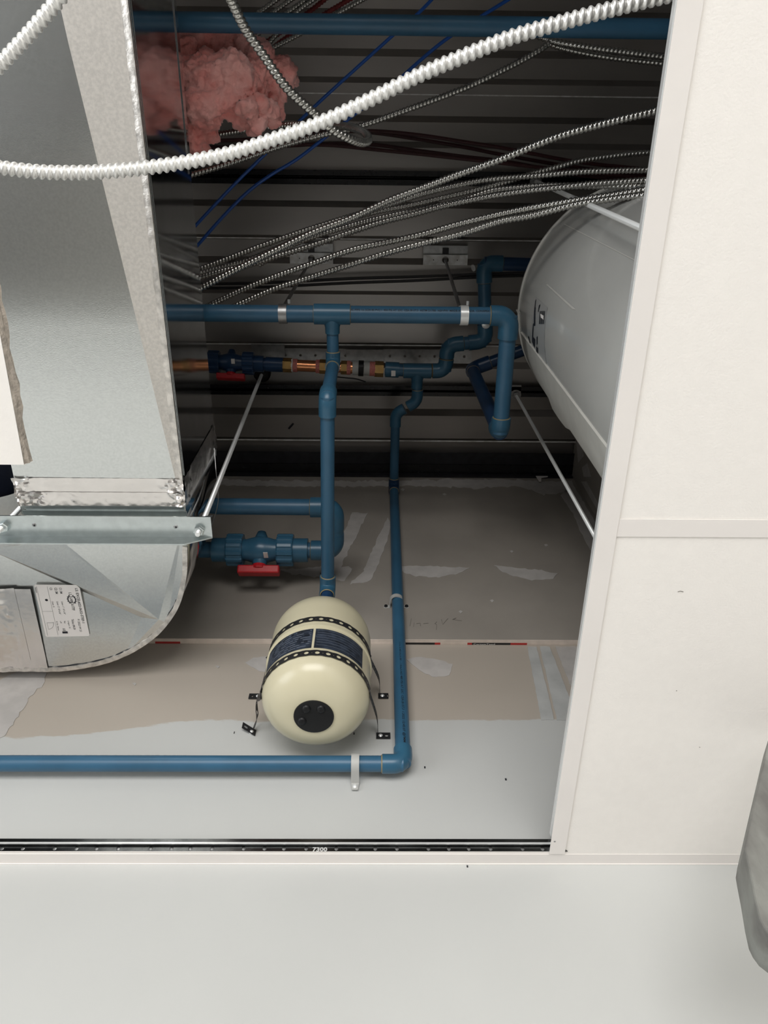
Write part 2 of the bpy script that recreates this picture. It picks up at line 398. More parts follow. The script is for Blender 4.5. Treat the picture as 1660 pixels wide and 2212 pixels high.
slot_fills.build('lit_slot_fill', M['zinc'], trim, smooth=False)  # pale bars added so the slots look lit
MB().box((-1.4, yw - 0.004, w2), (XR + 0.02, yw + 0.004, w2 + 0.009)).build('bulb', M['web'], trim, smooth=False)
MB().box((-1.4, yw - 0.0050, w2 - 0.001), (XR + 0.02, yw - 0.0035, w2 + 0.002)).build('bulb_lip', M['zinc'], trim, smooth=False)
vs_, fs_ = text_polys('7300', 0.0085, 0.0003); x0 = ay(676, 1828, yw).x; tw = max(v.x for v in vs_); x1 = ay(708, 1828, yw).x
MB().add([(x0 + v.x/tw*(x1 - x0), yw - 0.0008, w1 + 0.003 + v.y*1.15) for v in vs_], fs_).build('stamped_number', M['zinc'], trim, smooth=False)

# main runner on the right side of the opening
mt = thing('ceiling_runner', (XR + 0.012, 0.3, HC), 'long white ceiling runner bordering the open hatch, beside the white tiles', 'ceiling grid', 'white ceiling grid runners')
fl = MB().box((XR, YO, HC - 0.0012), (XR + 0.0235, DW - 0.0230, HC - 0.0002))
fl.build('flange', M['tee'], mt, smooth=False)
MB().box((XR + 0.0113, YO, HC - 0.0002), (XR + 0.0122, DW - 0.024, HC + 0.036)).build('web', M['zinc'], mt, smooth=False)
MB().box((XR + 0.0085, YO, HC + 0.030), (XR + 0.015, DW - 0.024, HC + 0.038)).build('bulb', M['zinc'], mt, smooth=False)
p = az(1199, 1818, HC - 0.0013)
MB().lathe(p, (0, 0, 1), [(0, 0.0016), (0.0006, 0.0016)], 12).build('rivet', M['dull_zinc'], mt)
ct = thing('ceiling_runner', (0.6, 0.414, HC), 'short white cross runner between the two white ceiling tiles', 'ceiling grid', 'white ceiling grid runners')
MB().box((XR + 0.0238, 0.402, HC - 0.0006), (1.65, 0.4255, HC + 0.0002)).build('flange', M['tee'], ct, smooth=False)
MB().box((XR + 0.0238, 0.4132, HC + 0.0002), (1.65, 0.4142, HC + 0.03)).build('web', M['zinc'], ct, smooth=False)

def tile(name, a, b, label, broken=()):
    mb = MB(); mb.box(a, b)
    o = mb.build(name, M['tile'], smooth=False); tag(o, label, 'ceiling tile', 'white ceiling tiles')
    bv = o.modifiers.new('b', 'BEVEL'); bv.width = 0.0015; bv.segments = 2
    return o
t1 = tile('ceiling_tile', (XR + 0.0135, 0.4165, HC + 0.0006), (0.899, DW - 0.003, HC + 0.0150), 'large white ceiling tile between the cross runner and the back wall')
t2 = tile('ceiling_tile', (XR + 0.0135, -0.245, HC + 0.0006), (0.899, 0.4110, HC + 0.0150), 'white ceiling tile nearer the camera, above the cross runner in the picture')
for o_, pts in ((t1, ((1470,1278),(1512,1614),(1462,1492))),):
    for px, py in pts:
        p = az(px, py, HC + 0.0006); k = 1.0 if py < 1300 else 0.18; c = MB().tube([p + V(-0.003*k,0,-0.0002), p + V(0,-0.001*k,-0.0003), p + V(0.004*k,0,-0.0002)], 0.0004, 5).build('scratch', M['pencil'], o_)
# small chipped notch of the runner end
p = az(1222, 1838, HC - 0.0005)
MB().prism([p + V(-0.003,-0.004,0), p + V(0.004,0.001,0), p + V(-0.003,0.003,0)], (0,0,0.0006)).build('chipped_corner', M['edge_black'], mt, smooth=False)

# broken tile at the left edge of the picture
zt = 0.86
lt = thing('ceiling_tile', (-0.55, 0.2, zt), 'broken white ceiling tile with crumbling brown edge under the metal duct', 'ceiling tile', 'white ceiling tiles')
e0 = az(52, 1004, zt); e1 = az(-6, 690, zt); e2 = az(-60, 360, zt)
edge = []
for k in range(26):
    t = k/25; q = e0.lerp(e1, t*2) if t < 0.5 else e1.lerp(e2, t*2 - 1); edge.append(q)
top = [q + V(0.0035 + 0.005*noise.noise(q*40) + 0.003*noise.noise(q*110), 0.0, 0.012) for q in edge]
far = V(-0.5, 0, 0)
body = MB(); n = len(edge)
body.add([q for q in edge] + [e0 + V(-0.6, 0, 0), e2 + V(-0.5, 0, 0)], [tuple(range(n)) + (n+1, n)])
body.add([e0, e0 + V(-0.6,0,0), e0 + V(-0.6,0,0.012), top[0]], [(0,1,2,3)])
body.add([q for q in top] + [e0 + V(-0.6,0,0.012), e2 + V(-0.5,0,0.012)], [tuple(range(n)) + (n+1, n)])
body.build('board', M['tile'], lt, smooth=False)
rag = MB(); rows = []
for j in range(5):
    t = j/4; rows.append([a.lerp(b, t) + (V(0.0035*noise.noise(a*90 + V(0,0,j)), 0, 0) if 0 < j < 4 else V(0.0002,0,0)) for a, b in zip(edge, top)])
for j in range(4):
    b0 = len(rag.v); rag.v += rows[j] + rows[j+1]
    rag.f += [(b0+i, b0+i+1, b0+n+i+1, b0+n+i) for i in range(n-1)]
rag.build('broken_edge', M['core'], lt, smooth=True, angle=80)

# ------------------------------------------------------------------ rectangular duct
ZB, ZT = 1.25, 1.54
XD = az(336, 530, ZB).x            # right hand bottom edge
XL = az(30, 1030, ZB).x
y_tape0 = az(200, 1032, ZB).y; y_tape1 = az(200, 1091, ZB).y; y_end = az(200, 1112, ZB).y
du = thing('air_duct', ((XD + XL)/2, 0.0, ZB), 'large rectangular galvanised air duct with foil taped end, left of the pink insulation', 'duct')
YN = -1.2
# bottom sheet with shallow stiffening creases
bt = MB()
def bz(x, y): return ZB + 0.0035*max(0.0, 1 - abs((x - (XD - 0.02 - 0.09*max(0, (y_tape0 - y))/0.75))/0.16)) * 0
ribx = [az(370, 950, ZB), az(150, 95, ZB)]
L = [V(XL, YN, ZB), V(XD, YN, ZB), V(XD, y_end, ZB), V(XL, y_end, ZB)]
a0 = V(ribx[0].x, y_tape0, ZB - 0.002); a1 = V(ribx[1].x, ribx[1].y, ZB - 0.0035); a2 = V(ribx[1].x - 0.1, YN, ZB - 0.003)
c0 = V((XL + XD)/2 - 0.06, 0.15, ZB - 0.001)
BV = [L[0], L[1], L[2], V(XD, y_tape0, ZB), L[3], a0, a1, a2, V(XL, y_tape0, ZB)]
bt.add(BV, [(0,7,6), (0,6,8), (8,6,5), (8,5,2), (8,2,4)])
MB().add(BV, [(7,1,6), (6,1,3), (6,3,5), (5,3,2)]).build('edge_band', M['galv_rough'], du, smooth=False)
bt.build('bottom_sheet', M['galv'], du, smooth=False)
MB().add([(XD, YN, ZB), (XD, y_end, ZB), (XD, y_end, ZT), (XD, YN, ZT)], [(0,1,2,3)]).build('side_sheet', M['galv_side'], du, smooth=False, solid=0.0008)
MB().add([(XL, YN, ZB), (XL, y_end, ZB), (XL, y_end, ZT), (XL, YN, ZT)], [(0,1,2,3)]).build('side_sheet', M['galv'], du, smooth=False, solid=0.0008)
MB().add([(XL, YN, ZT), (XD, YN, ZT), (XD, y_end, ZT), (XL, y_end, ZT)], [(0,1,2,3)]).build('top_sheet', M['galv'], du, smooth=False, solid=0.0008)
# hammered lock seam along the bottom edge
sm = MB(); rows = []; ns = 220
for j in range(ns):
    y = YN + (y_tape0 + 0.004 - YN)*j/(ns-1); w = 0.010 + 0.0012*noise.noise(V(y*60, 0, 1)); h = 0.0030 + 0.0012*noise.noise(V(y*75, 4, 1))
    rows.append([V(XD - w, y, ZB), V(XD - w + 0.0006, y, ZB - h*0.75), V(XD - w*0.45, y, ZB - h), V(XD - 0.001, y, ZB - 0.0045), V(XD + 0.0018, y, ZB - 0.0045), V(XD + 0.0018, y, ZB + 0.002)])
sm.rings([r for r in rows]); sm.build('lock_seam', M['seam'], du, smooth=True, angle=60)
MB().box((XD + 0.0009, YN, ZB + 0.012), (XD + 0.0020, y_tape0, ZB + 0.0135)).build('side_bead', M['galv'], du, smooth=False)
# side stiffener seen on the upper part of the side sheet
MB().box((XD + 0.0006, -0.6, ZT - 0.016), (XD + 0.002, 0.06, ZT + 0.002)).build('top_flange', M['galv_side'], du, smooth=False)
# crumpled foil tape round the end
def foil(name, o, u, v, nu, nv, nrm, amp, parent, crumple):
    mb = MB()
    for j in range(nv + 1):
        for i in range(nu + 1):
            p = o + u*(i/nu) + v*(j/nv); c = crumple(i/nu, j/nv)
            d = abs(noise.noise(p*75))*amp*c*3 + abs(noise.noise(p*190))*amp*c*1.6 + 0.0004
            mb.v.append(p + nrm*d + (u.normalized()*noise.noise(p*60 + V(5,0,0)) + v.normalized()*noise.noise(p*60))*amp*0.5*c)
    mb.f = [(j*(nu+1)+i, j*(nu+1)+i+1, (j+1)*(nu+1)+i+1, (j+1)*(nu+1)+i) for j in range(nv) for i in range(nu)]
    return mb.build(name, M['foil'], parent, smooth=True, angle=22)
foil('foil_tape', V(XL - 0.002, y_tape0, ZB - 0.001), V(XD - XL + 0.004, 0, 0), V(0, (y_tape1 - y_tape0)*0.55, 0), 90, 8, V(0,0,-1), 0.0030, du, lambda a, b: 0.12 + max(0, 1 - a/0.14)*1.2 + max(0, (a - 0.84)/0.16)*1.3)
foil('foil_tape', V(XL - 0.001, y_tape0 + (y_tape1 - y_tape0)*0.5, ZB - 0.002), V(XD - XL + 0.004, 0, 0), V(0, (y_tape1 - y_tape0)*0.5, 0), 90, 8, V(0,0,-1), 0.0026, du, lambda a, b: 0.16 + max(0, 1 - a/0.22)*1.2 + max(0, (a - 0.88)/0.12)*1.4)
foil('foil_tape', V(XD + 0.001, y_tape0, ZB), V(0, 0, ZT - ZB), V(0, y_tape1 - y_tape0, 0), 40, 8, V(1,0,0), 0.0012, du, lambda a, b: 0.3 + (0.9 if a < 0.2 else 0) + (0.8 if a > 0.9 else 0))
MB().box((XL + 0.01, y_tape1, ZB - 0.0015), (XD - 0.002, y_end, ZB - 0.0002)).build('end_flange', M['galv_strut'], du, smooth=False)
MB().box((XL + 0.005, y_end - 0.010, ZB - 0.005), (XD + 0.002, y_end, ZB - 0.0015)).build('drive_cleat', M['galv_strut'], du, smooth=False)

# added dark filler standing in for the void's shade, left of the duct
nv = MB().lathe((-0.772, -0.6, 1.42), (0, 1, 0), [(0, 0.02), (0, 0.075), (0.02, 0.080), (1.22, 0.080), (1.235, 0.074), (1.235, 0.02)], 32).build('void_shade_filler', M['navy_void'])
tag(nv, 'added dark navy filler for the shaded void beside the broken tile, left of the duct end', 'pipe')
# ------------------------------------------------------------------ duct elbow
el = thing('duct_elbow', (XL, 0.8, ZB), 'rounded galvanised duct elbow with creased cheek and white paper label', 'duct')
heel_px = [(398,1116),(404,1180),(404,1215),(402,1245),(394,1285),(382,1316),(362,1346),(338,1372),(305,1396),(270,1415),(230,1430),(185,1440),(130,1447),(60,1447),(-60,1447),(-200,1446)]
heel = [az(x, y, ZB) for x, y in heel_px]
for q in heel: q.y = min(q.y, DB - 0.006)
def ck(x, y, dz): q = az(x, y, ZB); q.z += dz; return q
A1 = ck(345, 1334, -0.0065); A2 = ck(306, 1336, 0.003); L1 = ck(118, 1150, -0.0065); L2 = ck(-40, 1187, 0.008); T0 = az(-200, 1116, ZB); L0 = ck(60, 1116, -0.005); L2b = ck(-200, 1125, 0.008)
cm = MB()
h = heel; nh = len(h)
cm.add([L0, L1, A1] + h[0:8], [(0, 1, 2, 10, 9, 8, 7, 6, 5, 4, 3)])
cm.add([T0, L0, L1, A1, A2, L2, L2b], [(0, 1, 2, 3, 4, 5, 6)])
cm.add([L2b, L2, A2] + h[9:], [tuple(range(3 + nh - 9))]); cm.add([A2, A1] + h[7:10], [(0, 1, 2, 3, 4)])
cm.build('cheek', M['galv'], el, smooth=False)
hw = MB(); up = [q + V(0,0,ZT - ZB) for q in h]
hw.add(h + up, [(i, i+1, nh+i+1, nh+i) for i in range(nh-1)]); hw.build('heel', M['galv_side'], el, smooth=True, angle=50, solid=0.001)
MB().add(up + [V(up[-1].x, up[0].y, ZT)], [tuple(range(nh + 1))]).build('top_cheek', M['galv'], el, smooth=False, solid=0.001)
# seam rim along the heel
hs = spline(h[1:], 0.004); rm = MB(); rows = []
for i, q in enumerate(hs):
    t = (hs[min(i+1, len(hs)-1)] - hs[max(i-1, 0)]).normalized(); o_ = V(t.y, -t.x, 0); o_ = o_ if o_.x > 0 or o_.y > 0 else -o_
    w = 0.008 + 0.002*noise.noise(q*60); d = 0.0035 + 0.0015*noise.noise(q*85)
    rows.append([q - o_*w, q - o_*w + V(0,0,-d*0.6), q - o_*0.003 + V(0,0,-d), q + o_*0.0015 + V(0,0,-d), q + o_*0.0015 + V(0,0,0.002)])
rm.rings(rows); rm.build('lock_seam', M['seam'], el, smooth=True, angle=60)
gap = MB(); gs = hs[len(hs)//6:]
g1 = []; 
for i, q in enumerate(gs):
    t = (gs[min(i+1, len(gs)-1)] - gs[max(i-1, 0)]).normalized(); o_ = V(t.y, -t.x, 0); o_ = o_ if o_.x > 0 or o_.y > 0 else -o_
    g1.append(q - o_*(0.0085 + 0.0015*noise.noise(q*50)) + V(0, 0, -0.0012))
gap.tube(g1, [0.0006 + 0.0010*max(0, noise.noise(q*35)) for q in g1], 5); gap.build('seam_dark_line', M['ink'], el)  # thin dark line just inside the heel seam
# foil patch at the outlet side
o0 = az(-60, 1275, ZB - 0.0012); o1 = az(30, 1270, ZB - 0.0012); o2 = az(-60, 1452, ZB - 0.0012)
foil('foil_tape', o0, o1 - o0, V(0, o2.y - o0.y, 0), 24, 36, V(0,0,-1), 0.0011, el, lambda a, b: 0.9 if a < 0.8 else 0.25)
o0 = az(25, 1272, ZB - 0.0008); o1 = az(52, 1272, ZB - 0.0008)
foil('foil_tape', o0, V(o1.x - o0.x + 0.012, 0, 0), V(0, az(0,1446,ZB).y - o0.y - 0.004, 0), 8, 24, V(0,0,-1), 0.0007, el, lambda a, b: 0.3 + (1.2 if b > 0.9 else 0))
# paper label, read by turning the head to the right
zl = ZB - 0.0006
q00 = az(73, 1263, zl); q01 = az(171, 1264, zl); q11 = az(194, 1374, zl); q10 = az(99, 1376, zl)   # [reading start left/right]
def lb(u, v, dz=0.0):      # u along the reading direction, v upwards across the lines
    a = q00.lerp(q10, u); b = q01.lerp(q11, u); r = a.lerp(b, v); r.z += dz; return r
lab = MB(); ring = []
for u, v in ((0.02,0),(0.98,0),(1,0.03),(1,0.97),(0.98,1),(0.06,1),(0,0.94),(0,0.03)): ring.append(lb(u, v))
lab.prism(ring, (0, 0, 0.0006)); label_o = lab.build('paper_label', M['paper'], el, smooth=False)
ink = MB()
LW = (q10 - q00).length; LH = (q01 - q00).length
def put(s, u, v, hgt, wid, bold=0.0):
    vs_, fs_ = text_polys(s, 1.0, bold); w = max(p.x for p in vs_)
    ink.add([lb(u + p.x/w*wid, v + p.y*hgt*1.35, -0.0003) for p in vs_], fs_)
put('LS: EXCEL#22-0632-STEF-1', 0.055, 0.895, 0.060, 0.68, 0.012)
put('L.S. F.LABBE & STEF', 0.14, 0.735, 0.062, 0.345, 0.010)
put('P: 2022 09 23', 0.655, 0.80, 0.05, 0.25)
put('Tâches: 090-39', 0.655, 0.665, 0.055, 0.205, 0.006)
put('C1: SM', 0.05, 0.545, 0.055, 0.11, 0.01); put('C2: SM', 0.05, 0.44, 0.06, 0.115, 0.01); put('C3:', 0.05, 0.335, 0.055, 0.05, 0.01)
put('Liner: 1" 10"x10"', 0.31, 0.525, 0.042, 0.25); put('Liner: 2" 10"x10"', 0.31, 0.42, 0.042, 0.25); put('Liner: 0', 0.31, 0.315, 0.042, 0.11)
put('Longeur: 34', 0.685, 0.575, 0.034, 0.15); put('Rect.', 0.69, 0.49, 0.04, 0.05); put('x 8', 0.69, 0.40, 0.04, 0.04); put('26 Ga. Galvan.', 0.69, 0.315, 0.034, 0.19)
put('Remarques:', 0.05, 0.012, 0.032, 0.10, 0.01)
put('A B', 0.835, 0.42, 0.07, 0.05, 0.01)
def lrect(u0, u1, v0, v1): ink.add([lb(u0,v0,-0.0003), lb(u1,v0,-0.0003), lb(u1,v1,-0.0003), lb(u0,v1,-0.0003)], [(0,1,2,3)])
lrect(0.895, 0.935, 0.40, 0.52)
for k in range(26):          # two half gear wheels round the maker's name
    a = math.pi*2*k/26; cu, cv = 0.275, 0.77
    if abs(math.sin(a)) < 0.42: continue
    r0, r1 = 0.062, 0.085 + 0.012*(k % 2); da = 0.10
    ink.add([lb(cu + r*math.cos(a + s*da), cv + r*1.12*math.sin(a + s*da), -0.0003) for r, s in ((r0,-1),(r1,-1),(r1,1),(r0,1))], [(0,1,2,3)])
for k in range(20):          # drawn elbow outline and small part sketch
    a = R90*k/19; 
    ink.add([lb(0.72 + r*math.cos(a)*1.0, 0.10 + r*1.15*math.sin(a), -0.0003) for r in (0.125, 0.129)] + [lb(0.72 + r*math.cos(a + 0.085), 0.10 + r*1.15*math.sin(a + 0.085), -0.0003) for r in (0.129, 0.125)], [(0,1,2,3)])
lrect(0.72, 0.724, 0.10, 0.25); lrect(0.72, 0.85, 0.10, 0.104)
ink.add([lb(0.285 + 0.022*math.cos(k*0.7), 0.205 + 0.034*math.sin(k*0.7), -0.0003) for k in range(9)], [tuple(range(9))])
for v in (0.285, 0.05): lrect(0.03, 0.97, v, v + 0.004)
lrect(0.50, 0.503, 0.05, 0.285)
ink.build('label_print', M['ink'], label_o, smooth=False)

# ------------------------------------------------------------------ trapeze angle carrying the duct
ZS = 1.222
st = thing('trapeze_hanger', (-0.5, 0.62, ZS), 'galvanised angle bar bolted to threaded rods under the duct joint', 'hanger')
p0 = az(455, 1117, ZS); p1 = az(455, 1160, ZS); xl = -0.78; xr = p0.x; y0, y1 = p0.y, p1.y
ang = MB().box((xl, y0, ZS), (xr - 0.018, y1, ZS + 0.0025)).box((xr - 0.018, y0, ZS), (xr, y1, ZS + 0.0025))
ang.build('horizontal_leg', M['galv_strut'], st, smooth=False)
MB().prism([V(xl, y1, ZS), V(xr, y1, ZS), V(xr - 0.045, y1, ZS - 0.027), V(xl, y1, ZS - 0.027)], (0, 0.0025, 0)).build('vertical_leg', M['galv_strut'], st, smooth=False)
MB().prism([V(xr - 0.045, y0, ZS + 0.0012), V(xr, y0, ZS + 0.0012), V(xr, y0 + 0.004, ZS + 0.016), V(xr - 0.02, y0 + 0.004, ZS + 0.010)], (0, 0.002, 0)).build('bent_corner', M['galv_strut'], st, smooth=False)
def hexnut(p, ax, r, h, mname, parent, name='nut'):
    return MB().lathe(p, ax, [(0, r*0.85), (h*0.12, r), (h*0.88, r), (h, r*0.85)], 6).build(name, M[mname], parent, smooth=False)
for px, py in ((74, 1134), (380, 1138)):
    p = az(px, py, ZS)
    MB().lathe(p + V(0,0,-0.0008), (0,0,1), [(0, 0.0032), (0.0008, 0.0042)], 10).build('stamped_dimple', M['dull_zinc'], st)
    MB().lathe(p + V(0.0005,0.0005,-0.0012), (0,0,1), [(0, 0.0018), (0.0006, 0.0018)], 8).build('rivet', M['ink'], st)
def rod(name, a, b, r, label, m='zinc', extra=None):
    t = thing(name, b, label, 'rod', 'zinc threaded rods')
    d = (a - b).normalized(); L_ = (a - b).length; mb = MB(); n = int(L_/0.0022); prof = []
    for i in range(n): prof += [(L_*i/n, r*0.86), (L_*(i + 0.5)/n, r*1.06)]
    prof.append((L_, r)); mb.lathe(b, d, prof, 10); mb.build('shaft', M[m], t, smooth=False)
    return t
ra = az(566, 808, HD - 0.02); rb = az(427, 1155, ZS - 0.020)
t = rod('threaded_rod', ra, rb, 0.0048, 'bright threaded rod holding the right end of the duct bar')
pn = rb.lerp(ra, 0.017); dn = (ra - rb).normalized()
hexnut(pn - dn*0.008, dn, 0.0098, 0.007, 'galv_strut', t); hexnut(pn - dn*0.001, dn, 0.0098, 0.006, 'galv_strut', t)
MB().lathe(ra - V(0,0,0.012), (0,0,1), [(0,0.006),(0.004,0.02),(0.012,0.026),(0.03,0.026)], 16).build('beam_clamp', M['black_plastic'], t)
ra = az(240, 660, HD - 0.02); rb = az(-4, 1148, ZS - 0.022)
ra = V(rb.x - 0.02, rb.y - 0.01, HD - 0.02)
t = rod('threaded_rod', V(rb.x - 0.004, rb.y, ZS + 0.30), rb, 0.0048, 'threaded rod end with nut at the left end of the duct bar')
dn = V(0,0,1); pn = rb + V(0.002, 0, 0.012); hexnut(pn, dn, 0.0098, 0.010, 'galv_strut', t)
# bent wire tie below the bar
wt = MB().tube(spline([az(-20,1171,ZS-0.012), az(10,1177,ZS-0.014), az(40,1175,ZS-0.012), az(55,1170,ZS-0.006)], 0.004), 0.0022, 6).build('tie_wire', M['zinc'])
tag(wt, 'short bent steel wire tie under the left end of the duct bar', 'wire')
# loose thin wire by the rod
lw = MB().tube(spline([az(463,968,1.50), az(468,1030,1.45), az(472,1075,1.38), az(466,1110,1.30), az(455,1142,1.235)], 0.006), 0.0009, 5).build('loose_wire', M['dull_zinc'])
tag(lw, 'thin loose wire hanging beside the bright rod at the duct corner', 'wire')

# ------------------------------------------------------------------ water heater
HX, HY, HR, HZ0, HZ1 = 0.585, 0.330, 0.264, 0.975, 1.75
wh = thing('water_heater', (HX, HY, HZ0), 'big grey cylindrical water heater behind the ceiling edge, right of the blue pipes', 'water heater')
MB().lathe((HX, HY, HZ0), (0,0,1), [(0, HR - 0.012), (0.006, HR - 0.002), (0.012, HR), (HZ1 - HZ0 - 0.02, HR)], 96).build('jacket', M['heater'], wh)
MB().lathe((HX, HY, HZ1 - 0.02), (0,0,1), [(0, HR), (0.002, HR + 0.003), (0.008, HR + 0.003), (0.010, HR + 0.001), (0.02, HR - 0.004), (0.026, HR - 0.03), (0.03, 0.01)], 96).build('top_rim', M['heater_strip'], wh)
def hpt(ang, z, dr=0.0): return V(HX + (HR + dr)*math.cos(ang), HY + (HR + dr)*math.sin(ang), z)
def hang(px, py):      # angle on the jacket hit by a picture point
    r = ray(px, py); o = V(-HX, -HY); d = V(r.x, r.y); a = d.dot(d); b = o.dot(d); c = o.dot(o) - HR*HR; q = (b*b - a*c)
    t = (-b - math.sqrt(max(q, 0)))/a; return math.atan2(r.y*t - HY, r.x*t - HX), r.z*t
def hpatch(mb, quad, dr=0.0008, nu=8, nv=4):
    C = [hang(*q) for q in quad]
    C = [(a if a > 0 else a + 2*math.pi, z) for a, z in C]; b0 = len(mb.v)
    for j in range(nv + 1):
        for i in range(nu + 1):
            u, v = i/nu, j/nv
            a = (C[0][0]*(1-u) + C[1][0]*u)*(1-v) + (C[3][0]*(1-u) + C[2][0]*u)*v
            z = (C[0][1]*(1-u) + C[1][1]*u)*(1-v) + (C[3][1]*(1-u) + C[2][1]*u)*v
            mb.v.append(hpt(a, z, dr))
    mb.f += [(b0 + j*(nu+1)+i, b0 + j*(nu+1)+i+1, b0 + (j+1)*(nu+1)+i+1, b0 + (j+1)*(nu+1)+i) for j in range(nv) for i in range(nu)]
lq = ((1158, 642), (1184, 664), (1182, 790), (1150, 745))
lm = MB(); hpatch(lm, lq, 0.0006); M['heater_label'] = mat('clear grey label', (0.36, 0.36, 0.35), 0.3)
hl = lm.build('rating_label', M['heater_label'], wh)
mk = MB()
for q in (((1156,665),(1159,664),(1158,704),(1155,704)), ((1166,660),(1169,657),(1165,674),(1164,674)), ((1158,650),(1160,646),(1158,664),(1156,668)), ((1153,700),(1155,698),(1154,745),(1151,738)),
          ((1142,727),(1144,726),(1148,743),(1146,742)), ((1154,728),(1158,733),(1157,752),(1153,744)), ((1161,728),(1163,726),(1163,742),(1161,746)), ((1160,748),(1164,752),(1164,766),(1160,760))):
    hpatch(mk, q, 0.0012, 3, 2)
for k in range(6): hpatch(mk, ((1168+2*k, 672), (1169+2*k, 672), (1167+2*k, 700), (1166+2*k, 700)), 0.0012, 2, 2)
mk.build('label_print', M['ink'], hl)
pale = MB(); hpatch(pale, ((1117,669),(1123,668),(1127,676),(1120,676)), 0.002, 3, 2); pale.build('tape_scrap', M['paper'], wh)
pale = MB(); hpatch(pale, ((1170,678),(1177,682),(1177,691),(1171,686)), 0.002, 3, 2); pale.build('sticker', M['paper'], wh)
# pale jacket line, then a painted highlight streak
sc = MB(); hpatch(sc, ((1219,485),(1221,484),(1378,564),(1377,566)), 0.0006, 12, 1)
sc.build('jacket_line', M['heater_strip'], wh)
sc = MB(); hpatch(sc, ((1181,615),(1184,614),(1246,669),(1238,668)), 0.0006, 8, 1); sc.build('jacket_glint', M['heater_strip'], wh)
# loose seam strip standing off the jacket along the wall side
ta, tz = hang(1122, 735)
sa = math.atan2(HY, HX) + math.pi - math.acos(HR/math.hypot(HX, HY))
stp = MB(); rows = []
for k in range(30):
    z = HZ0 + 0.01 + (HZ1 - HZ0 - 0.055)*k/29; wob = 0.003*math.sin(k*0.35) + (0.004 if 18 < k < 25 else 0)
    rows.append([hpt(sa + 0.46, z, -0.001), hpt(sa + 0.455, z, 0.0035), hpt(sa + 0.30, z, 0.004), hpt(sa + 0.15, z, 0.0045), hpt(sa, z, 0.005), hpt(sa - 0.10, z, 0.006 + wob), hpt(sa - 0.12, z, 0.001), hpt(sa + 0.2, z, -0.001)])
stp.rings(rows); stp.build('seam_strip', M['heater_strip'], wh, smooth=True, angle=50)
# platform below it with rods
pf = thing('heater_platform', (HX, 0.4, HZ0 - 0.05), 'hung steel platform carrying the grey water heater', 'platform')
MB().box((0.345, 0.09, HZ0 - 0.012), (0.90, 0.62, HZ0 - 0.0005)).build('tray', M['dull_zinc'], pf, smooth=False)
for y in (0.085, 0.655): MB().box((0.33, y, HZ0 - 0.05), (0.92, y + 0.03, HZ0 - 0.0125)).build('rail', M['dull_zinc'], pf, smooth=False)
ra = az(1115, 853, HD - 0.03); rb = az(1291, 1168, 1.30); d = (rb - ra); rb2 = ra + d*((ra.z - 0.96)/(ra.z - rb.z))
t = rod('threaded_rod', ra, rb2, 0.0042, 'bright threaded rod slanting down beside the wall to the heater platform')
hexnut(ra + V(0,0,-0.012), (0,0,1), 0.011, 0.012, 'dull_zinc', t); MB().lathe(ra, (0,0,1), [(0,0.016),(0.002,0.016)], 16).build('washer', M['dull_zinc'], t)
MB().box(ra + V(-0.015,-0.03,0.002), ra + V(0.015,0.012,0.006)).build('beam_clip', M['dull_zinc'], t, smooth=False)
ra = az(1158, 392, HD - 0.03); rb = az(1396, 497, 1.13); d = (rb - ra); rb2 = ra + d*((ra.z - 0.97)/(ra.z - rb.z))
t = rod('threaded_rod', ra, rb2, 0.0048, 'bright threaded rod passing in front of the grey heater, under the armoured cables')
MB().lathe(ra, (0,0,1), [(0,0.016),(0.003,0.017)], 18).build('washer', M['dull_zinc'], t); hexnut(ra + V(0,0,-0.01), (0,0,1), 0.010, 0.01, 'dull_zinc', t)

# ------------------------------------------------------------------ blue water pipes
def pipe(t, a, b, r, m='pvc', name='pipe'):
    return MB().tube([a, b], r, 28).build(name, M[m], t)
def arc(c, d1, d2, rad, n=9):
    """fillet from c+d1*rad to c+d2*rad (d1, d2 unit vectors leaving the corner)"""
    d1 = d1.normalized(); d2 = d2.normalized(); th = math.acos(max(-1, min(1, d1.dot(d2)))); t_ = rad; R_ = t_*math.tan(th/2)
    bis = (d1 + d2).normalized(); ctr = c + bis*(R_/math.sin(th/2)); a0 = c + d1*t_ - ctr; a1 = c + d2*t_ - ctr; tot = a0.angle(a1); ax = a0.cross(a1).normalized(); out = []
    for k in range(n): out.append(ctr + Matrix.Rotation(tot*k/(n-1), 3, ax) @ a0)
    return out
def elbow(t, c, d1, d2, r, m='pvc_fit', L1_=None, L2_=None, glue=True, k=1.21):
    d1 = d1.normalized(); d2 = d2.normalized(); R_ = r*1.35; l1 = L1_ or r*2.6; l2 = L2_ or r*2.6
    path = [c + d1*l1] + arc(c, d1, d2, R_, 10) + [c + d2*l2]
    e = MB().tube(path, r*k, 28).build('elbow', M[m], t)
    if glue:
        for d, l in ((d1, l1), (d2, l2)): MB().lathe(c + d*(l - 0.0005), d, [(0, r*1.02), (0, r*1.12), (0.0014, r*1.08), (0.0022, r*1.005)], 24, False).build('cement_ring', M['cement'], e)
    return e
def tee(t, c, ax, br, r, rb, m='pvc_fit', La=None, Lb=None):
    ax = ax.normalized(); br = br.normalized(); la = La or r*2.1; lb_ = Lb or r*2.4
    mb = MB().tube([c - ax*la, c + ax*la], r*1.21, 28); mb.tube([c + br*r*0.3, c + br*(r*1.15), c + br*(r*1.5), c + br*lb_], [rb*1.5, rb*1.38, rb*1.22, rb*1.2], 28)
    e = mb.build('tee', M[m], t)
    for s in (-1, 1): MB().lathe(c + ax*s*(la - 0.0005), ax*s, [(0, r*1.02), (0, r*1.1), (0.0016, r*1.05)], 24, False).build('cement_ring', M['cement'], e)
    return e
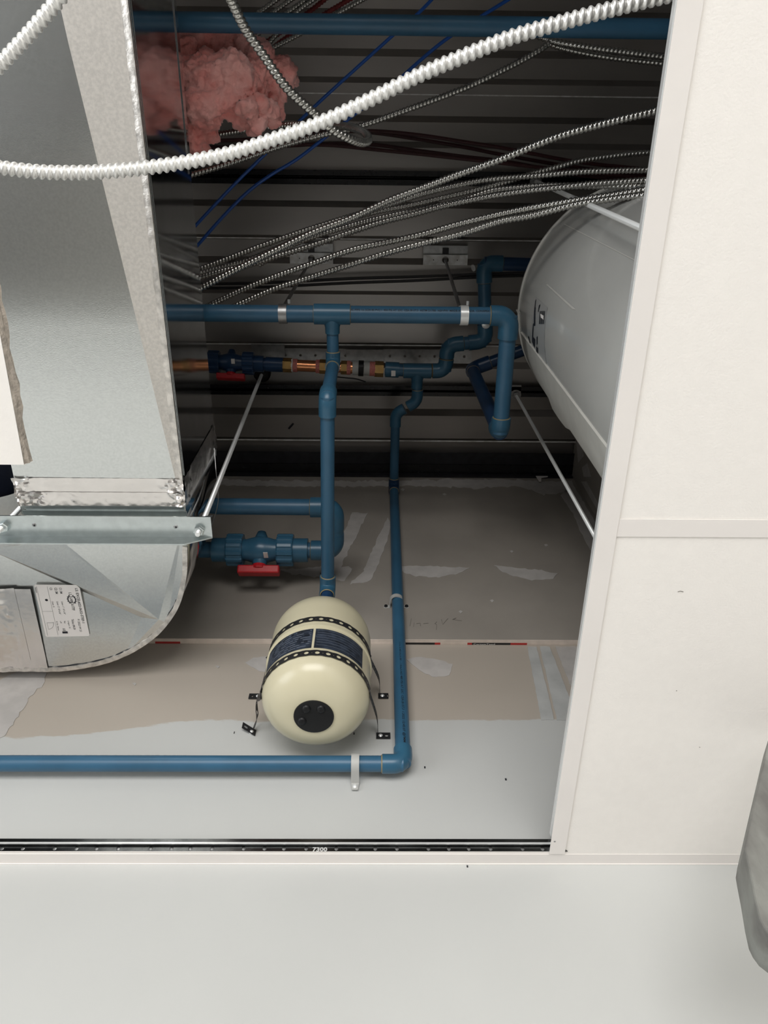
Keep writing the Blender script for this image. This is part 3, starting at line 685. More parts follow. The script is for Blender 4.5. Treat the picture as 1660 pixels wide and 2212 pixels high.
def coupling(t, a, b, r, m='pvc_fit', name='coupling'):
    return MB().tube([a, b], r, 28).build(name, M[m], t)
def pipe_print(parent, a, b, r, up, s_len, side=0.0, txt=None, hgt=0.010):
    """maker's line printed along a pipe from a towards b on the side facing `up`"""
    ax = (b - a).normalized(); up = (up - ax*up.dot(ax)).normalized(); sd = ax.cross(up)
    vs_, fs_ = text_polys(txt, 1.0, 0.01); w = max(p.x for p in vs_); mb = MB(); P = []
    for p in vs_:
        th = side + (p.y - 0.35)*hgt/r; P.append(a + ax*(p.x/w*s_len) + (up*math.cos(th) - sd*math.sin(th))*(r + 0.0004))
    mb.add(P, fs_); return mb.build('printed_line', M['ink'], parent, smooth=False)

X, Y, Z = V(1,0,0), V(0,1,0), V(0,0,1)
# --- run A: main line with branch to the tank and drop to the heater
zA = 1.63; rA = 0.0178
m0 = az(750, 679, zA); pc = az(718, 679, zA); pe = az(1101, 680, zA); yA = m0.y
runA = thing('water_pipe', (0, yA, 1.3), 'blue water pipe with tee branching to the cream tank, hung on two clamps', 'pipe', 'blue water pipes')
cT = V(pc.x, yA, zA); cE = V(pe.x, yA, zA)
main = pipe(runA, V(-1.0, yA, zA), cE - X*0.03, rA)
tee(runA, cT, X, Y, rA, 0.0128, La=0.038, Lb=0.040)
eb = az(720, 786, zA); eb = V(cT.x, eb.y, zA)
pipe(runA, cT + Y*0.03, eb, 0.0128)
elbow(runA, eb, -Y, -Z, 0.0130, L1_=0.026, L2_=0.028)
zT = 1.40
e2 = V(eb.x + 0.001, eb.y + 0.002, zT)
pipe(runA, eb, e2, 0.0132)
tkx, tky = -0.0995, 0.865
e3 = V(tkx, tky, zT)
elbow(runA, e2, Z, e3 - e2, 0.0140, L1_=0.034, L2_=0.038, glue=False)
pipe(runA, e2, e3, 0.0138)
elbow(runA, e3, e2 - e3, -Z, 0.0140, L1_=0.030, L2_=0.028)
coupling(runA, e3 - Z*0.02, e3 - Z*0.108, 0.0125, 'pvc_dark', 'nipple')
# right hand side: elbow, drop towards the wall, riser to the heater
e4 = az(1081, 935, zA); e4 = V(e4.x, e4.y, zA)
elbow(runA, cE, -X, e4 - cE, rA, L1_=0.040, L2_=0.048, glue=False)
MB().lathe(cE - X*0.0405, X, [(0, rA*1.02), (0, rA*1.1), (-0.0015, rA*1.05)], 24, False).build('cement_ring', M['cement'], runA)
pipe(runA, cE, e4, rA)
e5 = az(1020, 797, 2.15)
elbow(runA, e4, cE - e4, e5 - e4, rA, L1_=0.036, L2_=0.036)
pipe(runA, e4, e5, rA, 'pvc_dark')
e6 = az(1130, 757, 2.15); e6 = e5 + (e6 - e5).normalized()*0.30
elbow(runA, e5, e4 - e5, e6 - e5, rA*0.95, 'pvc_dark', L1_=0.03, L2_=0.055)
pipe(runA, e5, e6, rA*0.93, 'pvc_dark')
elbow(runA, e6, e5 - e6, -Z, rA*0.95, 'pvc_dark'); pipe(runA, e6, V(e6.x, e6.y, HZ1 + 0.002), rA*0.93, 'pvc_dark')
dn_ = (V(0,-0.25,-1)).normalized()
pipe_print(main, az(758, 679, zA) * 1 + V(0, yA - az(758,679,zA).y, 0), cE, rA, V(0,-0.2,-1), (az(1056,679,zA).x - az(758,679,zA).x), side=0.55, txt='XL-PIPE 1in SCH 80 PVC I  400 PSI AT 23C  CSA B137.3  ASTM D1785  NSF-PW  MADE IN CANADA  CDN/EPEX', hgt=0.0065)

# --- run B: upper line from the heater to the copper joint and down the wall
zB_ = 2.15; rB = 0.0178; rC = 0.0136
P = [az(x, y, zB_) for x, y in ((1046,569),(1049,737),(968,745),(962,801),(902,801))]
runB = thing('water_pipe', (0, 0.9, 0.95), 'thinner blue water pipe stepping under the deck and down the wall', 'pipe', 'blue water pipes')
h0 = V(0.52, P[0].y + 0.004, zB_)
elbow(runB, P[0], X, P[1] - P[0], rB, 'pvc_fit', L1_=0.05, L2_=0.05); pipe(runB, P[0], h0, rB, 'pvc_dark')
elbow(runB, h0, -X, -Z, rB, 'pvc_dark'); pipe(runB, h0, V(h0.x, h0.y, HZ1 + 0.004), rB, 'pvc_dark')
MB().lathe(P[0] + V(-0.028, 0.01, -0.01), V(-1,0.3,-0.4), [(0,0.009),(0.004,0.009),(0.006,0.004)], 14).build('drain_plug', M['zinc'], runB)
pipe(runB, P[0], P[1], rB)
MB().lathe(P[1] + (P[0] - P[1]).normalized()*0.052 + V(0,0,-rB*1.1), V(0,0,-1), [(0,0.012),(0.003,0.012),(0.005,0.008)], 12).build('bright_clip', M['zinc'], runB)
elbow(runB, P[1], P[0] - P[1], P[2] - P[1], rB, L1_=0.046, L2_=0.047, glue=False); pipe(runB, P[1], P[2], rB)
elbow(runB, P[2], P[1] - P[2], P[3] - P[2], rB, L1_=0.044, L2_=0.036); pipe(runB, P[2], P[3], rB)
elbow(runB, P[3], P[2] - P[3], P[4] - P[3], rB, L1_=0.034, L2_=0.036)
tee(runB, P[4], X, Y, rB, rC, La=0.040, Lb=0.05)
lf = az(470, 782, zB_); dl = (lf - P[4]).normalized()
def la(px): 
    a = az(px, 800 - (900 - px)*0.042, zB_); return P[4] + dl*((a - P[4]).dot(dl))
pipe(runB, P[4], la(832), rB)
coupling(runB, la(862), la(833), rB*1.24)
def sleeve(a, b, r, mname, name, seg=24): return MB().tube([la(a), la(b)], r, seg).build(name, M[mname], runB)
sleeve(829, 810, 0.0225, 'brass', 'union_nut', 6); sleeve(811, 799, 0.0205, 'pinkring', 'gasket'); sleeve(799, 787, 0.0195, 'greyring', 'sleeve'); sleeve(786, 775, 0.0225, 'black_plastic', 'clamp_band')
sleeve(776, 762, 0.0200, 'greyring', 'sleeve'); sleeve(764, 757, 0.0165, 'copper', 'copper_tube'); sleeve(758, 750, 0.0200, 'pinkring', 'gasket'); sleeve(750, 737, 0.0195, 'brass', 'union_nut', 6)
sleeve(740, 690, 0.0150, 'copper', 'copper_tube'); sleeve(708, 691, 0.0205, 'brass', 'union_nut', 6); sleeve(691, 683, 0.0190, 'pinkring', 'gasket'); sleeve(684, 642, 0.0165, 'copper', 'copper_tube')
sleeve(643, 633, 0.0185, 'pinkring', 'gasket'); sleeve(634, 630, 0.0185, 'paper', 'washer'); sleeve(631, 612, 0.0205, 'brass', 'union_nut', 6)
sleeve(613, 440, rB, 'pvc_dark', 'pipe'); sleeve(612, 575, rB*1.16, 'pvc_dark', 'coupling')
MB().obox(la(850) + V(0, 0.004, -0.024), X*0.006, Y*0.008, Z*0.0008).build('sticker', M['paper'], runB, smooth=False)
MB().tube(spline([la(705) + V(0,0.02,-0.02), la(745) + V(0,0.024,-0.02), la(770) + V(0,0.026,-0.02), la(792) + V(0,0.034,-0.02)], 0.005), 0.0018, 6).build('tie_tail', M['black_plastic'], runB)
# grey cradle behind the sleeves
# ball valve of the upper line
def ball_valve(t, c, ax, r, stem, m='pvc_fit'):
    ax = ax.normalized(); stem = stem.normalized(); sd = ax.cross(stem).normalized()
    vb = MB().lathe(c - ax*r*2.2, ax, [(0, r*1.25), (r*0.6, r*1.3), (r*1.5, r*1.55), (r*2.2, r*1.7), (r*2.9, r*1.55), (r*3.8, r*1.3), (r*4.4, r*1.25)], 28)
    vb.tube([c + stem*r, c + stem*r*1.7, c + stem*r*2.25], [r*0.95, r*0.85, r*0.6], 16); vb.tube([c - stem*r, c - stem*r*2.3], [r*1.0, r*0.5], 16)
    body = vb.build('valve_body', M[m], t)
    for s in (-1, 1):
        nm = MB(); rows = []; nn = 72
        for hgt in (0, 0.08, 0.92, 1.0):
            rows.append([])
            for k in range(nn):
                a = 2*math.pi*k/nn; rr = r*(1.95 if (k % 6) in (0, 1, 2) else 1.82)*(0.96 if hgt in (0, 1.0) else 1)
                rows[-1].append(c + ax*s*(r*2.0 + hgt*r*1.9) + (stem*math.cos(a) + sd*math.sin(a))*rr)
        nm.rings(rows); nu = nm.build('union_nut', M[m], t, smooth=False)
        MB().tube([c + ax*s*r*3.8, c + ax*s*r*5.6], r*1.42, 28).build('socket', M[m], t)
    hd = MB(); w = r*0.85; L_ = r*2.45
    top = c + stem*r*2.45
    hd.prism([top - ax*L_ - sd*w*0.8 - stem*r*0.35, top - ax*L_*1.0 + sd*w*0.8 - stem*r*0.35, top + ax*L_*0.98 + sd*w*0.8 - stem*r*0.35, top + ax*L_*0.98 - sd*w*0.8 - stem*r*0.35], stem*r*1.0)
    hd.tube([c + stem*r*1.75, c + stem*r*2.5], [r*0.75, r*0.95], 16)
    ho = hd.build('lever_handle', M['red'], t, smooth=False); bv = ho.modifiers.new('b', 'BEVEL'); bv.width = r*0.16; bv.segments = 2; bv.limit_method = 'ANGLE'
    return body
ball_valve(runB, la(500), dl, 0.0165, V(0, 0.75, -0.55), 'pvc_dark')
MB().obox(la(508) + V(0, -0.012, -0.029), X*0.005, Y*0.007, Z*0.0008).build('sticker', M['paper'], runB, smooth=False)
# branch: step and wall drop
yW = DB - rC - 0.003
b1 = az(901, 868, zB_); b2 = az(855, 893, zB_); b1 = V(P[4].x + 0.002, b1.y, zB_)
pipe(runB, P[4], b1, rC); elbow(runB, b1, -Y, b2 - b1, rC, L1_=0.036, L2_=0.030); 
b3 = V(b2.x - 0.001, yW, zB_)
elbow(runB, b2, b1 - b2, b3 - b2, rC, L1_=0.030, L2_=0.040, glue=False); pipe(runB, b2, b3, rC)
elbow(runB, b3, b2 - b3, -Z, rC, 'pvc_dark', L1_=0.028, L2_=0.035)
zE = ay(872, 1650, yW).z; b4 = V(ay(872, 1645, yW).x - 0.0005, yW, zE); 
wp = pipe(runB, b3, b4, rC); elbow(runB, b4, b3 - b4, -X, rC, L1_=0.034, L2_=0.036, glue=False)
MB().lathe(b4 - X*0.0360, -X, [(0, rC*1.02), (0, rC*1.14), (0.002, rC*1.06)], 24, False).build('cement_ring', M['cement'], runB)
b5 = V(-1.2, yW, ay(0, 1650, yW).z)
hp = pipe(runB, b4, b5, rC)
pipe_print(wp, V(b4.x, yW, ay(866,1398,yW).z), b4, rC, V(0,-1,-0.3), ay(866,1398,yW).z - zE - 0.038, side=0.25, txt='PVC 3/4in SCH 80  I TRADING 480 PSI AT 23C  CSA B137.3  I 2022 12:45:07 @FMM', hgt=0.0062)
pipe_print(hp, V(-0.62, yW, zE - 0.001), b4, rC, V(0,-0.25,1), 0.30, side=-0.55, txt='3/4in SCH 80 PVC I 480 PSI AT 23C CSA B137.3', hgt=0.005)
pipe_print(hp, V(-0.075, yW, zE - 0.001), b4, rC, V(0,-0.25,1), 0.085, side=-0.55, txt='TRADING PVC 3/4', hgt=0.005)

# --- run C: U bend with ball valve over the duct elbow
zC = 1.585; rU = 0.0190
u1 = az(722, 1096, zC); u2 = az(722, 1189, zC)
runC = thing('water_pipe', (-0.2, u1.y, zC), 'thick blue pipe with U bend and red handled ball valve behind the duct', 'pipe', 'blue water pipes')
pipe(runC, V(-1.1, u1.y - 0.004, zC), u1, rU); pipe(runC, V(-1.1, u2.y, zC), u2, rU)
elbow(runC, u1, -X, u2 - u1, rU, L1_=0.054, L2_=0.054, k=1.24); elbow(runC, u2, -X, u1 - u2, rU, L1_=0.054, L2_=0.046, k=1.24)
coupling(runC, u1.lerp(u2, 0.35), u1.lerp(u2, 0.65), rU*1.19)
ball_valve(runC, V(az(563, 1186, zC).x, u2.y, zC), X, 0.0200, V(0, 0.62, -0.78))
p = V(az(578,1175,zC).x, u2.y - 0.006, zC - 0.035)
MB().obox(p, X*0.005, V(0,0.85,0.4)*0.011, V(0,-0.4,0.85)*0.0006).build('sticker', M['paper'], runC, smooth=False)
# --- run D: pipe crossing at the top of the picture
zD = 1.66; t0 = az(280, 46, zD); t1_ = az(1455, 63, zD); dD = (t1_ - t0).normalized()
runD = MB().tube([t0 - dD*0.6, t1_ + dD*0.7], 0.0168, 28).build('water_pipe', M['pvc']); tag(runD, 'straight blue water pipe crossing above the pink insulation', 'pipe', 'blue water pipes')

# ------------------------------------------------------------------ pipe hangers and deck brackets
def bracket(px0, py0, px1, py1, label, rodbase, cpx):
    a = az(px0, py0, HD - 0.012); b = az(px1, py1, HD - 0.012)
    t = thing('deck_bracket', ((a.x + b.x)/2, a.y, HD - 0.012), label, 'bracket', 'bright deck brackets')
    cx, cy, r0 = (a.x + b.x)/2, (a.y + b.y)/2, 0.0095; mb = MB()
    perf_cells(mb, lambda s, q: Vector((s, q, HD - 0.012)), [(a.x, b.x, a.y, b.y, cx, cy, r0, r0)], 24)
    mb.build('plate', M['bright_plate'], t, smooth=False, solid=0.002)
    MB().lathe((cx, cy, HD - 0.014), (0,0,1), [(0, 0.0125), (0, 0.0098), (0.003, 0.0098), (0.003, 0.0125), (0, 0.0125)], 24, False).build('collar', M['bright_plate'], t)
    MB().box((a.x, a.y - 0.024, HD - 0.004), (b.x, a.y + 0.004, HD - 0.001)).build('wing', M['dull_zinc'], t, smooth=False)
    MB().box((cx - 0.009, a.y - 0.018, HD - 0.008), (cx + 0.009, a.y - 0.002, HD - 0.004)).build('slot_clip', M['strap'], t, smooth=False)
    for s in (-1, 1): MB().lathe((cx + s*0.034, cy, HD - 0.0135), (0,0,1), [(0, 0.0016), (0.001, 0.0016)], 10).build('rivet', M['ink'], t)
    return V(cx, cy, HD - 0.012)
k1 = bracket(626, 546, 720, 570, 'bright stamped deck bracket partly hidden behind armoured cables', None, 672)
k2 = bracket(915, 550, 1010, 573, 'bright stamped deck bracket with rod, left of the blue elbow', None, 962)
def hanger(top, cx, label, mname):
    t = thing('pipe_hanger', (cx, yA, zA), label, 'hanger', 'pipe hangers on the main blue pipe')
    ztop = zA + rA + 0.022; q = V(cx - 0.004, yA - 0.004, ztop)
    d = (top - q).normalized(); L_ = (top - q).length
    MB().lathe(q, d, [(0, 0.0042), (L_, 0.0042)], 12).build('rod', M['dull_zinc'], t)
    ring = MB(); n_ = 40; rows = []
    for dx, rr in ((-0.0085, rA + 0.0006), (-0.0085, rA + 0.0028), (0.0085, rA + 0.0028), (0.0085, rA + 0.0006), (-0.0085, rA + 0.0006)):
        rows.append([V(cx + dx, yA + rr*math.cos(2*math.pi*k/n_), zA + rr*math.sin(2*math.pi*k/n_)) for k in range(n_)])
    ring.rings(rows, False); ring.build('clamp_band', M[mname], t)
    MB().box((cx - 0.008, yA - 0.012, zA + rA + 0.002), (cx + 0.008, yA + 0.010, zA + rA + 0.022)).build('clamp_ear', M[mname], t, smooth=False)
    MB().lathe((cx + 0.010, yA - 0.016, zA + rA + 0.012), (0,-1,0), [(0,0.003),(0.008,0.003)], 8).build('bolt', M['zinc'], t)
hanger(k1, az(612, 679, zA).x, 'dull metal clamp and rod on the blue pipe near the duct', 'dull_zinc')
hanger(k2, az(1003, 679, zA).x, 'shiny metal clamp and rod on the blue pipe near its elbow', 'zinc')
# slotted angle under the deck above the copper joint
sa_ = thing('slotted_angle', (-0.15, 0.6, HD - 0.02), 'dark slotted angle strip fixed under the deck behind the copper joint', 'angle bar')
a = az(568, 752, HD - 0.01); b = az(828, 784, HD - 0.01); c = az(1030, 787, HD - 0.01)
cells = []; x = a.x
while x < c.x - 0.03: cells.append((x, x + 0.045, a.y, b.y, x + 0.0225, (a.y + b.y)/2, 0.004, 0.004)); x += 0.045
sw = MB(); perf_cells(sw, lambda s, q: Vector((s, q, HD - 0.008)), cells, 12); sw.build('strip', M['dull_zinc'], sa_, smooth=False, solid=0.002)
MB().box((az(748,752,HD-0.02).x, a.y, HD - 0.018), (b.x, b.y - 0.002, HD - 0.0155)).build('plate', M['dull_zinc'], sa_, smooth=False)
MB().box((az(748,752,HD-0.02).x, b.y - 0.004, HD - 0.040), (b.x, b.y - 0.002, HD - 0.0155)).build('flange', M['bright_plate'], sa_, smooth=False)
MB().box((az(543,746,HD-0.02).x, az(543,744,HD-0.02).y, HD - 0.02), (az(615,746,HD-0.02).x, az(615,768,HD-0.02).y, HD - 0.017)).build('plate', M['dull_zinc'], sa_, smooth=False)
# black steel chords and wall ledger
for lab, ya, yb in (('black glossy steel chord under the deck above the armoured cables', 368, 400), ('black glossy steel chord under the deck below the copper joint', 833, 855)):
    y0 = az(800, ya, HD - 0.028).y; y1 = az(800, yb, HD - 0.028).y
    t = thing('steel_chord', (0, y0, HD - 0.028), lab, 'steel bar', 'black steel chords')
    w = (y1 - y0)
    MB().box((-1.6, y0, HD - 0.028), (1.6, y0 + w*0.42, HD - 0.024)).build('angle_leg', M['joist'], t, smooth=False)
    MB().box((-1.6, y0 + w*0.58, HD - 0.028), (1.6, y1, HD - 0.024)).build('angle_leg', M['joist'], t, smooth=False)
    MB().box((-1.6, y0 + w*0.38, HD - 0.028), (1.6, y0 + w*0.42, HD + 0.0)).build('upright_leg', M['joist'], t, smooth=False)
    MB().box((-1.6, y0 + w*0.58, HD - 0.028), (1.6, y0 + w*0.62, HD + 0.0)).build('upright_leg', M['joist'], t, smooth=False)
    MB().tube([(-1.6, y0 + w*0.5, HD - 0.012), (1.6, y0 + w*0.5, HD - 0.012)], w*0.10, 10).build('web_rod', M['joist'], t)
ld = thing('wall_ledger', (0, 0.94, 2.268), 'dark steel ledger angle at the top of the drywall under the deck', 'steel bar')
yl = az(800, 977, HD - 0.004).y
MB().box((-1.6, yl, HD - 0.006), (0.642, DB, HD - 0.001)).build('horizontal_leg', M['ledger'], ld, smooth=False)
MB().box((-1.6, DB - 0.006, 2.262), (0.640, DB, HD - 0.006)).build('vertical_leg', M['ledger'], ld, smooth=False)
MB().box((-1.6, az(800,1002,HD-0.008).y, HD - 0.009), (0.645, DB - 0.006, HD - 0.006)).build('backing_strip', M['joist'], ld, smooth=False)
tf = MB().prism([ay(1246,996,0.955), ay(1258,1000,0.95), ay(1256,1005,0.95), ay(1262,1006,0.95), ay(1246,1009,0.955)], (0,0.002,0)); tf.build('torn_flap', M['ledger'], ld, smooth=False)
tp = MB().prism([ay(1158,1028,DB-0.007), ay(1184,1028,DB-0.007), ay(1184,1030,DB-0.007), ay(1170,1032,DB-0.007), ay(1170,1040,DB-0.007), ay(1165,1040,DB-0.007)], (0,0.001,0)); tp.build('paper_scrap', M['paper'], ld, smooth=False)
# grey compound smears on the chase
for quad in ([(1246,958),(1254,940),(1262,985),(1250,1000)], [(1258,1010),(1270,1000),(1278,1030),(1262,1030)], [(1256,1040),(1268,1040),(1300,1100),(1296,1110)]):
    pts = []
    for px, py in quad: r = ray(px, py); pts.append(r*(0.6418/r.x))
    o_ = MB().prism(pts, (-0.0006,0,0)).build('compound_patch', M['compound'], bpy.data.objects['wall_chase'], smooth=False)
for name, pts in (('debris', [(624,926),(634,915)]), ('debris', [(646,1032),(649,1022)])):
    o_ = MB().tube([az(x, y, HD - 0.004) for x, y in pts], 0.003, 6).build('tar_mark', M['ink'], deck)

# ------------------------------------------------------------------ expansion tank
TR = 0.0935; TZ = 1.000
tk = thing('expansion_tank', (tkx, tky, TZ), 'cream expansion tank with navy label and black cap strapped to the wall', 'tank')
prof = [(-0.004, 0.030)]
for k in range(14):
    a = R90*k/13; prof.append((0.052*(1 - math.cos(a)) - 0.004 if k else -0.004, 0.030 + (TR - 0.030)*math.sin(a)**0.9))
prof += [(0.050, TR), (0.120, TR)]
prof2 = [(0.120, TR)] + [(0.196, TR)] 
for k in range(1, 14):
    a = R90*k/13; prof2.append((0.196 + 0.080*math.sin(a), 0.022 + (TR - 0.022)*math.cos(a)))
MB().lathe((tkx, tky, TZ), Z, prof, 64).build('lower_shell', M['cream'], tk)
MB().lathe((tkx, tky, TZ), Z, prof2, 64).build('upper_shell', M['cream'], tk)
MB().lathe((tkx, tky, TZ + 0.120), Z, [(0, TR), (0.001, TR + 0.0022), (0.004, TR + 0.0028), (0.007, TR + 0.0022), (0.008, TR)], 64, False).build('weld_bead', M['cream'], tk)
MB().lathe((tkx, tky, TZ + 0.27), Z, [(0, 0.020), (0.025, 0.020)], 24).build('neck', M['pvc_dark'], tk)
cap = MB().lathe((tkx, tky, TZ - 0.006), Z, [(-0.001, 0.028), (0.0, 0.0335), (0.008, 0.0345), (0.010, 0.030)], 40)
co = cap.build('valve_cap', M['black_plastic'], tk)
for k in range(3):
    a = (-2.15, -0.95, 2.75)[k]
    MB().lathe((tkx + 0.0215*math.cos(a), tky + 0.0215*math.sin(a), TZ - 0.0072), Z, [(-0.004, 0.002), (-0.0035, 0.0045), (-0.0018, 0.0070), (0.001, 0.0080)], 20).build('cap_dimple', M['black_plastic'], co)
# label band: two navy panels with printed lines
def tpt(ang, z, dr): return V(tkx + (TR + dr)*math.cos(ang), tky + (TR + dr)*math.sin(ang), TZ + z)
def tband(mb, a0, a1, z0, z1, dr, n_=20):
    b0 = len(mb.v)
    for i in range(n_ + 1):
        a = a0 + (a1 - a0)*i/n_; mb.v += [tpt(a, z0, dr), tpt(a, z1, dr)]
    mb.f += [(b0+2*i, b0+2*i+2, b0+2*i+3, b0+2*i+1) for i in range(n_)]
am = math.radians(-92.5)
frame = MB(); tband(frame, am - 1.16, am + 1.10, 0.055, 0.1165, 0.0004, 48); lo = frame.build('label', M['cream'], tk)
pn1 = MB(); tband(pn1, am - 1.10, am - 0.022, 0.0575, 0.1135, 0.0008, 28); pn1.build('navy_panel', M['tank_label'], lo)
pn2 = MB(); tband(pn2, am + 0.022, am + 1.05, 0.0575, 0.1135, 0.0008, 28); pn2.build('navy_panel', M['tank_label'], lo)
pr = MB(); rnd = random.Random(3)
for z in (0.108, 0.101, 0.095, 0.089, 0.083, 0.076, 0.070, 0.064):
    a = am - 1.05
    while a < am - 0.08:
        w = rnd.uniform(0.05, 0.22); tband(pr, a, min(a + w, am - 0.05), z - 0.0009, z + 0.0009, 0.0012, 4); a += w + rnd.uniform(0.02, 0.12)
for z in (0.109, 0.102, 0.095, 0.088, 0.081, 0.074, 0.066):
    tband(pr, am + 0.06, am + rnd.uniform(0.8, 1.0), z - 0.0004, z + 0.0004, 0.0012, 14)
pr.build('pale_print', M['label_print'], lo)
bk = MB()
for a0, a1, z in ((-1.07,-0.55,0.110),(-0.45,-0.40,0.107),(-0.33,-0.08,0.109),(-0.18,-0.08,0.095),(-0.60,-0.565,0.092),(-0.17,-0.10,0.077),(0.70,1.0,0.064)): tband(bk, am + a0, am + a1, z - 0.0016, z + 0.0016, 0.0013, 8)
bk.build('black_print', M['ink'], lo)
sp_ = az(700, 1590, TZ + 0.01)
MB().tube([tpt(-1.25, 0.012, -0.045), tpt(-1.23, 0.010, -0.045)], 0.0012, 5).build('speck', M['ink'], tk)

# perforated hanger straps over the tank
def strap(zt_, leftpx, rightpx, label, kink):
    la_ = ay(*leftpx, DB - 0.004 if leftpx[1] < 1390 else DW - 0.004); ra_ = ay(*rightpx, DB - 0.004 if rightpx[1] < 1390 else DW - 0.004)
    rr = TR + 0.0011; zt2 = TZ + zt_
    path = [la_ + V(0, -0.006, 0)]
    if kink: path += [la_ + V(0.006, -0.022, 0.012), la_ + V(0.005, -0.05, 0.028)]
    for k in range(25):
        a = math.pi + 0.02 + (math.pi - 0.04)*k/24
        path.append(V(tkx + rr*math.cos(a), tky + rr*math.sin(a), zt2))
    path += [ra_ + V(-0.003, -0.035, 0.008), ra_ + V(-0.001, -0.006, 0)]
    pts = spline(path, 0.0015)
    t = thing('hanger_strap', (tkx, tky, zt2), label, 'strap', 'black perforated tank straps')
    Ltot = (len(pts) - 1)*0.0015
    def mapf(s, w):
        f = max(0, min(len(pts) - 1.001, s/0.0015)); i = int(f); p = pts[i].lerp(pts[i+1], f - i)
        tg = (pts[min(i+2, len(pts)-1)] - pts[max(i-1, 0)]).normalized()
        up = (Z - tg*Z.dot(tg)).normalized()
        return p + up*w*(1.0 - 0.13*(1 + math.cos(2*math.pi*s/0.0185))/2)
    cells = []; s = 0.0
    while s + 0.0185 < Ltot:
        cells.append((s, s + 0.0060, -0.0072, 0.0072, s + 0.0030 - 0.003 + 0.003, 0, 0.0015, 0.0015)); cells.append((s + 0.0060, s + 0.0185, -0.0072, 0.0072, s + 0.01225, 0, 0.0042, 0.0042)); s += 0.0185
    if Ltot - s > 0.002: cells.append((s, Ltot, -0.0072, 0.0072, (s + Ltot)/2, 0, 0.0008, 0.0012))
    mb = MB(); perf_cells(mb, mapf, cells, 16); mb.build('band', M['strap'], t, smooth=False, solid=0.0009)
    for e, sx in ((la_, -1), (ra_, 1)):
        tb = MB(); perf_cells(tb, lambda s, w: Vector((e.x + s*sx, e.y + 0.001 - (0.3*s if kink and sx < 0 else 0), e.z + w + (0.5*s if kink and sx < 0 else 0))), [(-0.004, 0.010, -0.0075, 0.0075, 0.004, 0, 0.0022, 0.0022), (0.010, 0.022 if kink or sx < 0 else 0.016, -0.0075, 0.0075, 0.0150, 0, 0.0018 if not kink else 0.0036, 0.0030)], 14)
        tb.build('end_tab', M['strap'], t, smooth=False, solid=0.0012)
        MB().lathe(e + V(0.004*sx, 0.003, 0), (0,-1,0), [(0, 0.0042), (0.003, 0.0040), (0.0048, 0.0020)], 12).build('screw', M['zinc'], t)
    return t
strap(0.144, (562, 1503), (822, 1502), 'black perforated strap round the upper half of the cream tank', False)
strap(0.044, (548, 1580), (818, 1588), 'black perforated strap round the lower half of the cream tank, ends on painted wall', True)

# ------------------------------------------------------------------ wall pipe clamps
cl = thing('pipe_clamp', (b4.x, DB, ay(856,1300,DB).z), 'grey two hole strap clamp on the vertical wall pipe right of the tank', 'clamp', 'wall pipe clamps')
zc = ay(856, 1298, yW).z; cb_ = MB(); rows = []
for dz, rr in ((-0.006, rC + 0.0005), (-0.006, rC + 0.0025), (0.006, rC + 0.0025), (0.006, rC + 0.0005)):
    rows.append([V(b4.x + rr*math.cos(math.pi + math.pi*k/20), yW + rr*math.sin(math.pi + math.pi*k/20), zc + dz) for k in range(21)])
for i in range(4):
    j = (i + 1) % 4; b0 = len(cb_.v); cb_.v += rows[i] + rows[j]; cb_.f += [(b0+k, b0+k+1, b0+21+k+1, b0+21+k) for k in range(20)]
cb_.build('band', M['greyring'], cl)
for s in (-1, 1):
    x = b4.x + s*(rC + 0.0015); MB().box((x - 0.001, yW, zc - 0.006), (x + 0.001, DB, zc + 0.006)).build('leg', M['greyring'], cl, smooth=False)
    MB().box((min(x, x + s*0.014), DB - 0.0016, zc - 0.006), (max(x, x + s*0.014), DB - 0.0002, zc + 0.006)).build('foot', M['greyring'], cl, smooth=False)
    MB().lathe((x + s*0.009, DB - 0.0012, zc), (0,-1,0), [(0,0.0045),(0.003,0.004),(0.0045,0.002)], 12).build('screw', M['black_plastic'], cl)
cx = ay(768, 1650, yW).x
jc = thing('pipe_clamp', (cx, DW, b5.z - 0.03), 'grey J clamp screwed over the horizontal wall pipe below the tank', 'clamp', 'wall pipe clamps')
jm = MB(); rows = []; zj = zE - 0.0005; wj = 0.0068
path = [V(0, DW - 0.002, zj + rC + 0.003)] + [V(0, yW - (rC + 0.002)*math.sin(math.pi*k/14), zj + (rC + 0.002)*math.cos(math.pi*k/14)) for k in range(15)] + [V(0, DW - 0.004, zj - rC - 0.004), V(0, DW - 0.0035, zj - rC - 0.020)]
for k, q in enumerate(path):
    w = wj if k < len(path) - 1 else wj*0.75
    d = (path[min(k+1, len(path)-1)] - path[max(k-1, 0)]).normalized(); nn = V(0, -d.z, d.y)
    rows.append([V(cx - w, 0, 0) + q, V(cx + w, 0, 0) + q, V(cx + w, 0, 0) + q - nn*0.002, V(cx - w, 0, 0) + q - nn*0.002])
jm.rings(rows); jm.build('band', M['greyring'], jc, smooth=True, angle=50)
MB().lathe((cx, DW - 0.004, zj - rC - 0.013), (0,-1,0), [(0,0.0042),(0.0025,0.0040),(0.004,0.002)], 12).build('screw', M['zinc'], jc)

